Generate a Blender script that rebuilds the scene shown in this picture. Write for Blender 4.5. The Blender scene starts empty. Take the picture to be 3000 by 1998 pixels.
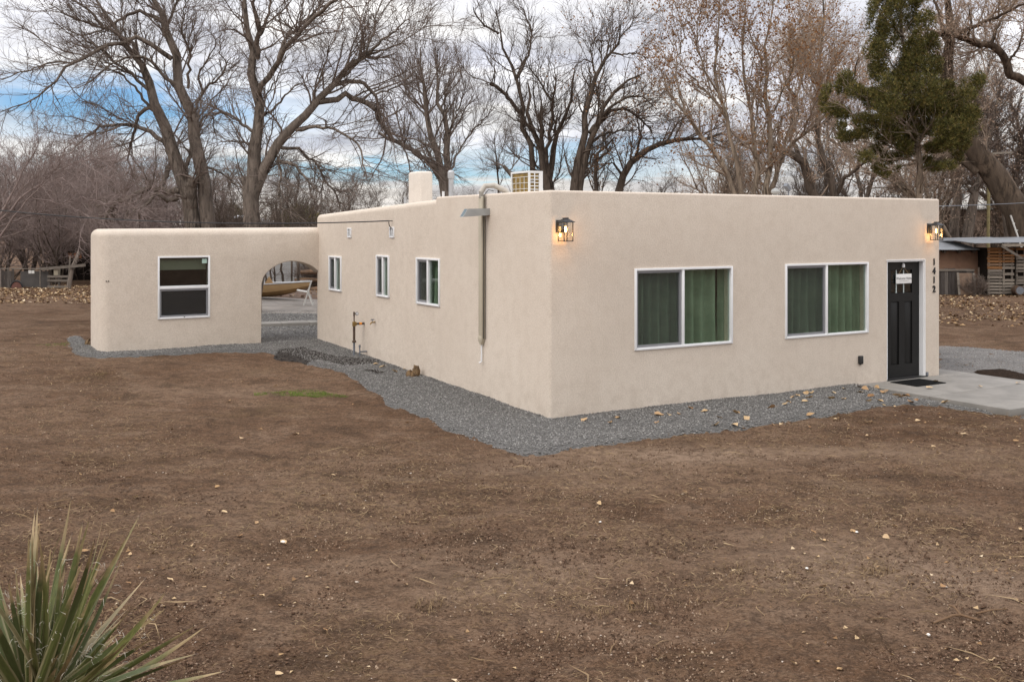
import bpy, bmesh, math, random
import numpy as np
from mathutils import Vector, Matrix

random.seed(7)
RNG = np.random.default_rng(11)
R = math.radians
scene = bpy.context.scene
COL = scene.collection
sin, cos, pi = math.sin, math.cos, math.pi

# ------------------------------------------------------------------ camera
FPX, HOR, CAMZ = 2950.0, 669.0, 2.56           # focal length and horizon in pixels of a 3000 px wide picture
cd = bpy.data.cameras.new('camera'); cam = bpy.data.objects.new('camera', cd); COL.objects.link(cam)
cam.location = (0, 0, CAMZ); cam.rotation_euler = (R(90), 0, 0)
cd.sensor_width = 36; cd.lens = FPX / 3000 * 36; cd.shift_y = -(999 - HOR) / 3000
cd.clip_start = 0.1; cd.clip_end = 6000
scene.camera = cam

# ------------------------------------------------------------------ sky, sun, exposure
SUN_TO = Vector((-.66, -.60, .95)).normalized()
SUN_EL = math.asin(SUN_TO.z); SUN_ROT = math.atan2(SUN_TO.x, SUN_TO.y)
world = bpy.data.worlds.new('World'); scene.world = world; world.use_nodes = True

class NT:
    """small helper for node trees"""
    def __init__(s, tree): s.t = tree; tree.nodes.clear()
    def n(s, typ, props=None, **ins):
        nd = s.t.nodes.new(typ)
        for k, v in (props or {}).items(): setattr(nd, k, v)
        for k, v in ins.items():
            key = int(k[1:]) if k[0] == 'i' and k[1:].isdigit() else k.replace('_', ' ')
            sock = nd.inputs[key]
            if isinstance(v, bpy.types.NodeSocket): s.t.links.new(v, sock)
            elif isinstance(v, bpy.types.Node): s.t.links.new(v.outputs[0], sock)
            else: sock.default_value = v
        return nd
    def math(s, op, a, b=0.0, c=0.0, clamp=False):
        return s.n('ShaderNodeMath', {'operation': op, 'use_clamp': clamp}, i0=a, i1=b, i2=c).outputs[0]
    def vmath(s, op, a, b=(0, 0, 0)):
        return s.n('ShaderNodeVectorMath', {'operation': op}, i0=a, i1=b).outputs[0]
    def mix(s, fac, a, b, mode='MIX'):
        m = s.n('ShaderNodeMix', {'data_type': 'RGBA', 'blend_type': mode})
        for i, v in ((0, fac), (6, a), (7, b)):
            if isinstance(v, bpy.types.NodeSocket): s.t.links.new(v, m.inputs[i])
            else: m.inputs[i].default_value = v if i == 0 or len(v) == 4 else (*v, 1)
        return m.outputs[2]
    def ramp(s, fac, stops):
        r = s.n('ShaderNodeValToRGB', None, Fac=fac); e = r.color_ramp.elements
        while len(e) < len(stops): e.new(0.5)
        for el, (p, c) in zip(e, stops):
            el.position = p; el.color = (c, c, c, 1) if not hasattr(c, '__len__') else (*c, 1)
        return r.outputs[0]
    def noise(s, vec, scale, detail=4, rough=.55, dist=0.0):
        nd = s.n('ShaderNodeTexNoise', None, Vector=vec, Scale=scale, Detail=detail, Roughness=rough, Distortion=dist)
        return nd.outputs[0]
    def gauss(s, x, y, cx, cy, sx, sy):
        a = s.math('POWER', s.math('MULTIPLY', s.math('SUBTRACT', x, cx), 1 / sx), 2)
        b = s.math('POWER', s.math('MULTIPLY', s.math('SUBTRACT', y, cy), 1 / sy), 2)
        return s.math('EXPONENT', s.math('MULTIPLY', s.math('ADD', a, b), -1.0))

W = NT(world.node_tree)
sky = W.n('ShaderNodeTexSky', {'sky_type': 'NISHITA', 'sun_disc': False, 'sun_elevation': SUN_EL, 'sun_rotation': SUN_ROT,
                               'air_density': 1.0, 'dust_density': .6, 'ozone_density': 1.5})
geo = W.n('ShaderNodeTexCoord')
sep = W.n('ShaderNodeSeparateXYZ', None, Vector=geo.outputs['Generated'])
el_ = W.math('MULTIPLY', W.math('ARCSINE', sep.outputs[2]), 180 / pi)
az_ = W.math('MULTIPLY', W.math('ARCTAN2', sep.outputs[0], sep.outputs[1]), 180 / pi)
# cloud layer seen on a flat ceiling: streaks flatten towards the horizon
zz = W.math('ADD', W.math('MAXIMUM', sep.outputs[2], 0.0), 0.07)
cv = W.n('ShaderNodeCombineXYZ', None, X=W.math('DIVIDE', sep.outputs[0], zz), Y=W.math('DIVIDE', sep.outputs[1], zz), Z=0.0).outputs[0]
n1 = W.noise(cv, .55, 7, .58, .3)
n2 = W.noise(W.vmath('ADD', cv, (7.3, 2.1, 0)), 1.6, 6, .6, .2)
n3 = W.noise(W.vmath('ADD', cv, (1.3, 9.1, 0)), .33, 5, .5, .2)
wob = W.math('MULTIPLY', W.math('SUBTRACT', n2, .5), 3.2)
elw = W.math('ADD', el_, wob)
# breaks in the cloud: a wide one low on the left, a long thin one just over the trees, and scattered ones elsewhere
gap = W.math('MULTIPLY', W.gauss(az_, elw, -21.5, 6.4, 9.0, 1.4), 1.3)
gap = W.math('ADD', gap, W.math('MULTIPLY', W.gauss(az_, elw, -7.0, 3.2, 15.0, .5), 1.1))
gap = W.math('ADD', gap, W.math('MULTIPLY', W.gauss(az_, elw, 4.0, 4.3, 8.0, .75), .75))
gap = W.math('ADD', gap, W.math('MULTIPLY', W.math('GREATER_THAN', el_, 16), W.math('MULTIPLY', W.math('SUBTRACT', n3, .56, clamp=True), 3.0, clamp=True)))
gapm = W.math('MULTIPLY', gap, W.math('ADD', W.math('MULTIPLY', n1, 1.9), -.12, clamp=True), clamp=True)
# cloud brightness: overcast sky, brighter overhead, grey bellies from noise
base = W.math('ADD', .79, W.math('MULTIPLY', W.math('MAXIMUM', sep.outputs[2], 0.0), 1.75))
belly = W.ramp(W.math('ADD', W.math('MULTIPLY', n1, .6), W.math('MULTIPLY', n2, .4)), [(.39, .54), (.49, .73), (.59, 1.08)])
cl = W.math('MULTIPLY', base, belly)
tintf = W.ramp(n1, [(.40, 0), (.58, 1)])
ctint = W.mix(tintf, (.89, .915, 1.04), (1.0, .985, .965))
low = W.math('SUBTRACT', 1.0, W.math('DIVIDE', el_, 5.0, clamp=True), clamp=True)
ctint = W.mix(low, ctint, (1.08, 1.0, .90))
SKY_STR = .10
clv = W.n('ShaderNodeVectorMath', {'operation': 'SCALE'}, i0=ctint, Scale=W.math('MULTIPLY', cl, 1 / SKY_STR)).outputs[0]
skyb = W.mix(1.0, sky.outputs[0], (.69, .97, 1.28, 1), 'MULTIPLY')
col = W.mix(gapm, clv, skyb)
bg = W.n('ShaderNodeBackground', None, Color=col, Strength=SKY_STR)
W.n('ShaderNodeOutputWorld', None, Surface=bg)

sd = bpy.data.lights.new('sun', 'SUN'); sun = bpy.data.objects.new('sun', sd); COL.objects.link(sun)
sd.energy = 1.1; sd.angle = R(28); sd.color = (1.0, .94, .86)
sun.rotation_euler = (-SUN_TO).to_track_quat('-Z', 'Y').to_euler(); sun.location = (-20, -20, 40)

vs = scene.view_settings
scene.display_settings.display_device = 'sRGB'
vs.view_transform = 'Standard'; vs.look = 'None'; vs.exposure = 0.22; vs.gamma = 1.0; vs.use_curve_mapping = False
scene.cycles.use_denoising = True
scene.cycles.max_bounces = 6; scene.cycles.transparent_max_bounces = 12

# ------------------------------------------------------------------ helpers
TH = R(30.7); HC, HS = cos(TH), sin(TH)
HX, HY = (1611 - 1500) / FPX * 13.45, 13.45    # the house's near corner on the ground

def hw(u, v, z=0.0):
    return (HX + HC * u - HS * v, HY + HS * u + HC * v, z)
def px(x, y, Y):
    """point at distance Y that the camera sees at pixel x, y"""
    return ((x - 1500) / FPX * Y, Y, CAMZ - (y - HOR) / FPX * Y)

def hash2(ix, iy, seed):
    h = (ix.astype(np.int64) * 374761393 + iy.astype(np.int64) * 668265263 + seed * 974711) & 0xffffffff
    h = ((h ^ (h >> 13)) * 1274126177) & 0xffffffff
    return ((h ^ (h >> 16)) & 0xffff) / 65535.0
def vnoise(x, y, seed=0):
    ix, iy = np.floor(x), np.floor(y); fx, fy = x - ix, y - iy
    fx = fx * fx * (3 - 2 * fx); fy = fy * fy * (3 - 2 * fy)
    a = hash2(ix, iy, seed); b = hash2(ix + 1, iy, seed); c = hash2(ix, iy + 1, seed); d = hash2(ix + 1, iy + 1, seed)
    return (a * (1 - fx) + b * fx) * (1 - fy) + (c * (1 - fx) + d * fx) * fy
def fbm(x, y, sc, octv, seed):
    o = 0; am = 1; tot = 0
    for k in range(octv):
        o = o + am * (vnoise(x * sc, y * sc, seed + k) - .5); tot += am; sc *= 2.03; am *= .55
    return o / tot
def sstep(a, b, x):
    t = np.clip((x - a) / (b - a), 0, 1); return t * t * (3 - 2 * t)

def zbase(x, y):
    """large shape of the ground: rises gently towards the back left of the house"""
    x = np.asarray(x, float); y = np.asarray(y, float)
    dx, dy = x - HX, y - HY
    u = dx * HC + dy * HS; v = -dx * HS + dy * HC
    z = .024 * np.clip(v, 0, 9.2) * (1 - sstep(1.0, 8.0, u)) - .03
    z = z - .075 * sstep(4.9, 6.3, u) * (1 - sstep(-1.0, -.15, v)) * (1 - sstep(10, 14, u))
    return z
def zground(x, y):
    x = np.asarray(x, float); y = np.asarray(y, float)
    return zbase(x, y) + .05 * fbm(x, y, .35, 3, 3) + .035 * fbm(x, y, 1.7, 4, 9)

def gpt(x, y, z=0.0):
    """ground point seen at pixel x, y of a 2354 px wide picture"""
    x *= 3000 / 2354; y *= 3000 / 2354; Y = (CAMZ - z) * FPX / (y - HOR); return ((x - 1500) / FPX * Y, Y)
def ground_at(x, y):
    """ground point under the pixel, on the real terrain"""
    z = 0.0
    for _ in range(6): p = gpt(x, y, z); z = float(zground(p[0], p[1]))
    return (p[0], p[1], z)
def ga(x, y): return ground_at(x, y)[:2]

def set_mesh(me, V, F, smooth=False, mats=None):
    """fast mesh fill; F is a list of (n,k) index arrays"""
    V = np.ascontiguousarray(V, np.float32)
    me.vertices.add(len(V)); me.vertices.foreach_set('co', V.ravel())
    nl = sum(f.size for f in F); npol = sum(len(f) for f in F)
    me.loops.add(nl); me.polygons.add(npol)
    me.loops.foreach_set('vertex_index', np.concatenate([f.ravel() for f in F]).astype(np.int32))
    tot = np.concatenate([np.full(len(f), f.shape[1]) for f in F]).astype(np.int32)
    st = np.concatenate([[0], np.cumsum(tot)[:-1]]).astype(np.int32)
    me.polygons.foreach_set('loop_start', st)
    try: me.polygons.foreach_set('loop_total', tot)
    except Exception: pass
    if smooth: me.polygons.foreach_set('use_smooth', np.ones(npol, bool))
    me.update(calc_edges=True)

def link(name, me, mat=None, parent=None, loc=None, rot=0.0):
    o = bpy.data.objects.new(name, me); COL.objects.link(o)
    if mat is not None: me.materials.append(mat)
    if parent: o.parent = parent
    if loc is not None: o.location = loc
    o.rotation_euler = (0, 0, rot) if not hasattr(rot, '__len__') else rot
    return o
def tag(o, label=None, cat=None, group=None, kind=None):
    for k, v in (('label', label), ('category', cat), ('group', group), ('kind', kind)):
        if v: o[k] = v
    return o
def thing(name, label, cat, loc=(0, 0, 0), rot=0.0, group=None):
    o = bpy.data.objects.new(name, None); COL.objects.link(o)
    o.empty_display_size = .1; o.location = loc
    o.rotation_euler = (0, 0, rot) if not hasattr(rot, '__len__') else rot
    return tag(o, label, cat, group)

class MB:
    """collects simple shapes into one mesh"""
    def __init__(s): s.v = []; s.f = []
    def add(s, V, F):
        b = len(s.v); s.v += [tuple(p) for p in V]; s.f += [tuple(i + b for i in f) for f in F]; return s
    def box(s, x0, x1, y0, y1, z0, z1):
        return s.add([(x0, y0, z0), (x1, y0, z0), (x1, y1, z0), (x0, y1, z0), (x0, y0, z1), (x1, y0, z1), (x1, y1, z1), (x0, y1, z1)],
                     [(0, 3, 2, 1), (4, 5, 6, 7), (0, 1, 5, 4), (1, 2, 6, 5), (2, 3, 7, 6), (3, 0, 4, 7)])
    def beam(s, a, b, w, h, up=(0, 0, 1)):
        a, b = Vector(a), Vector(b); t = (b - a).normalized(); up = Vector(up)
        if abs(t.dot(up)) > .97: up = Vector((1, 0, 0))
        n = t.cross(up).normalized() * w / 2; m = n.cross(t).normalized() * h / 2
        V = [p + i * n + j * m for p in (a, b) for i, j in ((-1, -1), (1, -1), (1, 1), (-1, 1))]
        return s.add(V, [(3, 2, 1, 0), (4, 5, 6, 7), (0, 1, 5, 4), (1, 2, 6, 5), (2, 3, 7, 6), (3, 0, 4, 7)])
    def tube(s, pts, r, n=8, caps=True):
        P = [Vector(p) for p in pts]; rr = r if hasattr(r, '__len__') else [r] * len(P)
        ref = Vector((0, 0, 1)); V = []
        if all(abs((P[i + 1] - P[i]).normalized().z) > .9 for i in range(len(P) - 1)): ref = Vector((1, 0, 0))
        for i, p in enumerate(P):
            t = (P[min(i + 1, len(P) - 1)] - P[max(i - 1, 0)]).normalized()
            a = t.cross(ref)
            if a.length < 1e-3: a = t.cross(Vector((0.3, 1, .1)))
            a.normalize(); b = t.cross(a)
            for k in range(n):
                q = 2 * pi * k / n; V.append(p + rr[i] * (cos(q) * a + sin(q) * b))
        F = [(i * n + k, i * n + (k + 1) % n, (i + 1) * n + (k + 1) % n, (i + 1) * n + k) for i in range(len(P) - 1) for k in range(n)]
        if caps: F += [tuple(range(n - 1, -1, -1)), tuple((len(P) - 1) * n + k for k in range(n))]
        return s.add(V, F)
    def lathe(s, prof, c=(0, 0, 0), n=16):
        V = []; m = len(prof)
        for r, z in prof:
            for k in range(n): q = 2 * pi * k / n; V.append((c[0] + r * cos(q), c[1] + r * sin(q), c[2] + z))
        F = [(i * n + k, i * n + (k + 1) % n, (i + 1) * n + (k + 1) % n, (i + 1) * n + k) for i in range(m - 1) for k in range(n)]
        F += [tuple(range(n - 1, -1, -1)), tuple((m - 1) * n + k for k in range(n))]
        return s.add(V, F)
    def prism(s, poly, y0, y1):
        """polygon in x,z pushed along y"""
        n = len(poly); V = [(x, y0, z) for x, z in poly] + [(x, y1, z) for x, z in poly]
        F = [tuple(range(n)), tuple(range(2 * n - 1, n - 1, -1))] + [(i, i + n, (i + 1) % n + n, (i + 1) % n) for i in range(n)]
        return s.add(V, F)
    def mesh(s, name, bevel=0.0, smooth=None, seg=2):
        me = bpy.data.meshes.new(name); bm = bmesh.new()
        vs_ = [bm.verts.new(p) for p in s.v]
        for f in s.f:
            try: bm.faces.new([vs_[i] for i in f])
            except ValueError: pass
        bmesh.ops.recalc_face_normals(bm, faces=bm.faces)
        if bevel:
            ed = [e for e in bm.edges if len(e.link_faces) == 2 and e.calc_face_angle(0) > .6]
            bmesh.ops.bevel(bm, geom=ed, offset=bevel, segments=seg, affect='EDGES', profile=.5, clamp_overlap=True)
        bm.to_mesh(me); bm.free()
        if smooth or (smooth is None and bevel):
            me.polygons.foreach_set('use_smooth', np.ones(len(me.polygons), bool)); me.set_sharp_from_angle(angle=R(40))
        return me
    def build(s, name, mat, parent=None, loc=None, rot=0.0, bevel=0.0, smooth=None, seg=2):
        return link(name, s.mesh(name, bevel, smooth, seg), mat, parent, loc, rot)

def frame(mb, x0, x1, z0, z1, w, y0, y1):
    """four butted bars round a rectangle"""
    return mb.box(x0, x0 + w, y0, y1, z0, z1).box(x1 - w, x1, y0, y1, z0, z1).box(x0 + w, x1 - w, y0, y1, z1 - w, z1).box(x0 + w, x1 - w, y0, y1, z0, z0 + w)

# ------------------------------------------------------------------ materials
def mat(name, color, rough=.8, metal=0.0, spec=.5, var=0.0, vscale=8.0, bump=0.0, bscale=60.0, bdist=.01, color2=None, detail=5, obj=True):
    m = bpy.data.materials.new(name); m.use_nodes = True; N = NT(m.node_tree)
    tc = N.n('ShaderNodeTexCoord'); co = tc.outputs['Object']
    c = (*color, 1); cs = None
    if var or color2:
        f = N.noise(co, vscale, detail, .6)
        c2 = color2 if color2 else tuple(x * (1 - var) for x in color)
        cs = N.mix(N.ramp(f, [(.35, 0), (.65, 1)]), (*color, 1), (*c2, 1))
    b = N.n('ShaderNodeBsdfPrincipled', None, Roughness=rough, Metallic=metal)
    b.inputs['Specular IOR Level'].default_value = spec
    if cs is not None: m.node_tree.links.new(cs, b.inputs['Base Color'])
    else: b.inputs['Base Color'].default_value = c
    if bump:
        h = N.noise(co, bscale, 4, .6)
        bn = N.n('ShaderNodeBump', None, Strength=bump, Distance=bdist, Height=h)
        m.node_tree.links.new(bn.outputs[0], b.inputs['Normal'])
    N.n('ShaderNodeOutputMaterial', None, Surface=b)
    return m

def stucco(name, c1, c2):
    m = bpy.data.materials.new(name); m.use_nodes = True; N = NT(m.node_tree)
    co = N.n('ShaderNodeTexCoord').outputs['Object']
    big = N.noise(co, .9, 5, .6, .4); mid = N.noise(co, 6, 5, .65); fine = N.noise(co, 55, 3, .6); grit = N.noise(co, 150, 2, .6)
    c = N.mix(N.ramp(big, [(.3, 0), (.7, 1)]), (*c1, 1), (*c2, 1))
    c = N.mix(N.math('MULTIPLY', N.ramp(mid, [(.45, 0), (.75, 1)]), .5), c, (c1[0] * .86, c1[1] * .84, c1[2] * .82, 1))
    c = N.mix(N.math('MULTIPLY', N.ramp(fine, [(.38, 1), (.60, 0)]), .34), c, (c1[0] * .60, c1[1] * .58, c1[2] * .56, 1))
    # splash stains close to the ground
    sp = N.n('ShaderNodeSeparateXYZ', None, Vector=co)
    stain = N.math('MULTIPLY', N.math('SUBTRACT', 1.0, N.math('DIVIDE', sp.outputs[2], .55, clamp=True), clamp=True), N.ramp(mid, [(.42, 0), (.7, 1)]))
    c = N.mix(N.math('MULTIPLY', stain, .16), c, (.27, .20, .15, 1))
    h = N.math('ADD', N.math('MULTIPLY', fine, .8), N.math('ADD', N.math('MULTIPLY', grit, .35), N.math('MULTIPLY', N.noise(co, 2.2, 3, .5), 2.2)))
    bn = N.n('ShaderNodeBump', None, Strength=.5, Distance=.008, Height=h)
    b = N.n('ShaderNodeBsdfPrincipled', None, Base_Color=c, Roughness=.95, Normal=bn)
    b.inputs['Specular IOR Level'].default_value = .15
    N.n('ShaderNodeOutputMaterial', None, Surface=b); return m

def dirt_mat():
    m = bpy.data.materials.new('brown_dirt'); m.use_nodes = True; N = NT(m.node_tree)
    co = N.n('ShaderNodeTexCoord').outputs['Object']
    st = N.n('ShaderNodeMapping', None, Vector=co, Rotation=(0, 0, .3), Scale=(.85, 1.2, 1.0)).outputs[0]
    b1 = N.noise(st, .33, 5, .6, .6); b2 = N.noise(st, 1.5, 6, .65, .4); b3 = N.noise(st, 9, 5, .7); b4 = N.noise(st, 42, 4, .7); b5 = N.noise(st, 130, 3, .7)
    c = N.mix(N.ramp(b1, [(.36, 0), (.62, 1)]), (.122, .066, .036, 1), (.196, .121, .075, 1))
    c = N.mix(N.math('MULTIPLY', N.ramp(b2, [(.50, 0), (.66, 1)]), .70), c, (.238, .158, .105, 1))
    c = N.mix(N.math('MULTIPLY', N.ramp(b2, [(.34, 1), (.47, 0)]), .75), c, (.056, .032, .018, 1))
    c = N.mix(N.math('MULTIPLY', N.ramp(b3, [(.40, 1), (.54, 0)]), .55), c, (.058, .037, .025, 1))
    c = N.mix(N.math('MULTIPLY', N.ramp(b4, [(.38, 1), (.50, 0)]), .75), c, (.048, .029, .018, 1))
    c = N.mix(N.math('MULTIPLY', N.ramp(b4, [(.55, 0), (.66, 1)]), .55), c, (.27, .185, .125, 1))
    c = N.mix(N.math('MULTIPLY', N.ramp(b5, [(.60, 0), (.74, 1)]), .45), c, (.31, .24, .175, 1))
    # dry, paler patches of trodden soil in the yard
    P3 = N.n('ShaderNodeSeparateXYZ', None, Vector=co)
    for px_, py_, sx_, sy_, k_ in ((1560, 1045, 1.5, .45, .75), (1250, 1080, 1.2, .5, .45), (1900, 1300, 1.0, .8, .5), (2240, 1330, .45, .5, .6), (1150, 1330, .7, .6, .4), (520, 900, 2.5, .5, .3), (2000, 1040, 1.6, .3, .35)):
        q = ga(px_, py_); gm_ = N.math('MULTIPLY', N.gauss(P3.outputs[0], P3.outputs[1], q[0], q[1], sx_, sy_), N.ramp(b3, [(.36, .25), (.6, 1)]))
        c = N.mix(N.math('MULTIPLY', gm_, k_), c, (.33, .235, .165, 1))
    gm = N.math('MULTIPLY', N.ramp(N.noise(st, .55, 3, .5), [(.56, 0), (.72, 1)]), N.ramp(b3, [(.45, 0), (.65, 1)]))
    c = N.mix(N.math('MULTIPLY', gm, .35), c, (.105, .082, .036, 1))
    h = N.math('ADD', N.math('MULTIPLY', b3, 1.6), N.math('ADD', N.math('MULTIPLY', b4, .75), N.math('MULTIPLY', b5, .3)))
    bn = N.n('ShaderNodeBump', None, Strength=1.0, Distance=.035, Height=h)
    b = N.n('ShaderNodeBsdfPrincipled', None, Base_Color=c, Roughness=1.0, Normal=bn)
    b.inputs['Specular IOR Level'].default_value = .1
    N.n('ShaderNodeOutputMaterial', None, Surface=b); return m

def island_mat(name, stops, rough=.9, spec=.2, trans=0.0, bump=0.0, extra=None):
    """colour picked per loose piece of the mesh"""
    m = bpy.data.materials.new(name); m.use_nodes = True; N = NT(m.node_tree)
    g = N.n('ShaderNodeNewGeometry').outputs['Random Per Island']
    c = N.ramp(g, stops)
    if extra: c = N.mix(N.ramp(N.noise(N.n('ShaderNodeTexCoord').outputs['Object'], extra[0], 4, .6), [(.4, 0), (.62, 1)]), c, extra[1], 'MULTIPLY')
    b = N.n('ShaderNodeBsdfPrincipled', None, Base_Color=c, Roughness=rough)
    b.inputs['Specular IOR Level'].default_value = spec
    out = b
    if trans:
        t = N.n('ShaderNodeBsdfTranslucent', None, Color=c); out = N.n('ShaderNodeMixShader', None, i0=trans, i1=b, i2=t)
    N.n('ShaderNodeOutputMaterial', None, Surface=out); return m

def object_mat(name, stops, rough=.9, grain=None, bump=0.0):
    """colour picked per object, so that alike pieces differ a little"""
    m = bpy.data.materials.new(name); m.use_nodes = True; N = NT(m.node_tree)
    c = N.ramp(N.n('ShaderNodeObjectInfo').outputs['Random'], stops)
    co = N.n('ShaderNodeTexCoord').outputs['Object']
    nrm = None
    if grain:
        mp = N.n('ShaderNodeMapping', None, Vector=co, Scale=grain).outputs[0]; f = N.noise(mp, 6, 5, .65)
        c = N.mix(N.math('MULTIPLY', N.ramp(f, [(.35, 1), (.6, 0)]), .6), c, (.35, .33, .32, 1), 'MULTIPLY')
        nrm = N.n('ShaderNodeBump', None, Strength=.5, Distance=.01, Height=f)
    b = N.n('ShaderNodeBsdfPrincipled', None, Base_Color=c, Roughness=rough)
    b.inputs['Specular IOR Level'].default_value = .25
    if nrm: m.node_tree.links.new(nrm.outputs[0], b.inputs['Normal'])
    N.n('ShaderNodeOutputMaterial', None, Surface=b); return m

def glass_mat(name, tint, refl=1.0):
    """thin pane: mirror by angle (same from both sides), the rest passes through tinted"""
    m = bpy.data.materials.new(name); m.use_nodes = True; N = NT(m.node_tree)
    g = N.n('ShaderNodeNewGeometry'); d = N.n('ShaderNodeVectorMath', {'operation': 'DOT_PRODUCT'}, i0=g.outputs['Incoming'], i1=g.outputs['Normal']).outputs['Value']
    f = N.math('ADD', .045, N.math('MULTIPLY', N.math('POWER', N.math('SUBTRACT', 1.0, N.math('ABSOLUTE', d), clamp=True), 5), .9))
    f = N.math('MULTIPLY', f, refl, clamp=True)
    s = N.n('ShaderNodeMixShader', None, i0=f, i1=N.n('ShaderNodeBsdfTransparent', None, Color=(*tint, 1)), i2=N.n('ShaderNodeBsdfGlossy', None, Color=(.95, .97, 1, 1), Roughness=.012))
    N.n('ShaderNodeOutputMaterial', None, Surface=s); return m

def screen_mat():
    m = bpy.data.materials.new('insect_screen'); m.use_nodes = True; N = NT(m.node_tree)
    s = N.n('ShaderNodeMixShader', None, i0=.17, i1=N.n('ShaderNodeBsdfTransparent', None, Color=(1, 1, 1, 1)), i2=N.n('ShaderNodeBsdfDiffuse', None, Color=(.075, .077, .078, 1)))
    N.n('ShaderNodeOutputMaterial', None, Surface=s); return m

def emit_mat(name, color, strength):
    m = bpy.data.materials.new(name); m.use_nodes = True; N = NT(m.node_tree)
    N.n('ShaderNodeOutputMaterial', None, Surface=N.n('ShaderNodeEmission', None, Color=(*color, 1), Strength=strength)); return m

def bark_mat(name, c1, c2, scale=9.0):
    m = bpy.data.materials.new(name); m.use_nodes = True; N = NT(m.node_tree)
    co = N.n('ShaderNodeTexCoord').outputs['Object']
    mp = N.n('ShaderNodeMapping', None, Vector=co, Scale=(1, 1, .22)).outputs[0]
    f = N.noise(mp, scale, 6, .7, .5); g = N.noise(co, 1.1, 3, .5)
    c = N.mix(N.ramp(f, [(.40, 0), (.58, 1)]), (c1[0] * .22, c1[1] * .22, c1[2] * .22, 1), (*c1, 1))
    c = N.mix(N.math('MULTIPLY', N.ramp(g, [(.4, 0), (.65, 1)]), .7), c, (*c2, 1), 'MIX')
    bn = N.n('ShaderNodeBump', None, Strength=.9, Distance=.05, Height=f)
    b = N.n('ShaderNodeBsdfPrincipled', None, Base_Color=c, Roughness=.95, Normal=bn)
    b.inputs['Specular IOR Level'].default_value = .15
    N.n('ShaderNodeOutputMaterial', None, Surface=b); return m

M = {}
M['stucco'] = stucco('tan_stucco', (.612, .527, .441), (.668, .586, .497))
M['dirt'] = dirt_mat()
M['white'] = mat('white_vinyl', (.78, .78, .78), .45, var=.06, vscale=5)
M['grey_sash'] = mat('grey_sash', (.22, .22, .23), .5)
M['pane'] = glass_mat('window_glass', (.86, .92, .88))
M['pane_dark'] = glass_mat('window_glass_dark', (.72, .75, .74), 1.3)
M['lampglass'] = glass_mat('lantern_glass', (.96, .96, .95))
M['screen'] = screen_mat()
M['curtain'] = mat('green_curtain_cloth', (.235, .270, .205), .9, color2=(.155, .190, .140), vscale=3.0, spec=.1)
M['door'] = mat('dark_door_paint', (.013, .0125, .012), .45, spec=.25, var=.25, vscale=30, bump=.06, bscale=90)
M['black'] = mat('black_metal', (.018, .017, .017), .5, var=.2, vscale=20)
M['bulb'] = emit_mat('glowing_bulb', (1.0, .52, .17), 15)
M['canale'] = mat('painted_sheet_metal', (.34, .345, .335), .45, spec=.4, var=.15, vscale=7)
M['canale_in'] = mat('dark_blue_grey_metal', (.10, .14, .155), .4)
M['duct'] = mat('tan_plastic_cover', (.48, .425, .325), .55, var=.08, vscale=3)
M['galv'] = mat('galvanised_metal', (.50, .51, .52), .42, metal=.35, var=.2, vscale=8)
M['copper'] = mat('condenser_fins', (.30, .195, .045), .55, var=.45, vscale=9)
M['offwhite'] = mat('appliance_white', (.72, .73, .73), .4, var=.06, vscale=4)
M['rustpipe'] = mat('rusty_iron', (.055, .042, .034), .65, color2=(.10, .055, .03), vscale=12)
M['greypipe'] = mat('grey_pipe', (.16, .17, .19), .55, var=.2, vscale=10)
M['brass'] = mat('weathered_brass', (.30, .19, .06), .45, metal=.5, var=.3, vscale=30)
M['orange'] = mat('orange_tape', (.80, .28, .03), .6)
M['concrete'] = mat('pale_concrete', (.250, .232, .208), .9, color2=(.180, .168, .150), vscale=2.2, bump=.25, bscale=70, bdist=.004)
M['old_concrete'] = mat('old_concrete', (.25, .22, .19), .95, color2=(.15, .13, .11), vscale=1.6, bump=.4, bscale=30)
M['gravelbed'] = mat('gravel_bed', (.160, .152, .142), .95, color2=(.083, .079, .074), vscale=45, bump=1.0, bscale=55, bdist=.03)
M['drive'] = mat('packed_grey_gravel', (.165, .152, .140), .95, color2=(.105, .098, .092), vscale=1.4, bump=.6, bscale=50, bdist=.02)
M['stones'] = island_mat('grey_crushed_stone', [(0, (.098, .092, .084)), (.35, (.160, .152, .142)), (.75, (.240, .229, .214)), (1, (.35, .335, .315))], .85, .3)
M['clods'] = island_mat('dirt_clods', [(0, (.060, .034, .021)), (.5, (.115, .068, .044)), (1, (.18, .115, .078))], 1.0, .1)
M['darkclods'] = island_mat('dark_crumbs', [(0, (.014, .011, .009)), (.6, (.03, .024, .02)), (1, (.07, .06, .055))], 1.0, .1)
M['pebbles'] = island_mat('pale_pebbles', [(0, (.20, .13, .09)), (.7, (.30, .22, .16)), (1, (.50, .43, .36))], .85, .3)
M['straw'] = island_mat('dry_straw', [(0, (.09, .058, .032)), (.6, (.19, .125, .068)), (1, (.36, .26, .15))], .95, .1)
M['leaf'] = object_mat('dry_leaf', [(0, (.24, .13, .06)), (.4, (.40, .26, .13)), (.75, (.54, .40, .24)), (1, (.32, .18, .085))], .8)
M['litter'] = island_mat('leaf_litter', [(0, (.13, .07, .035)), (.4, (.28, .17, .085)), (.75, (.45, .32, .18)), (1, (.60, .48, .33))], .9, .15)
M['stickwood'] = mat('stick_wood', (.16, .10, .06), .95, spec=.05)
M['treeleaf'] = island_mat('brown_tree_leaf', [(0, (.16, .072, .030)), (.5, (.27, .135, .060)), (1, (.42, .26, .135))], .8, .2, .35)
M['paleleaf'] = island_mat('tan_tree_leaf', [(0, (.24, .155, .105)), (.5, (.39, .275, .20)), (1, (.55, .43, .33))], .8, .2, .35)
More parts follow.
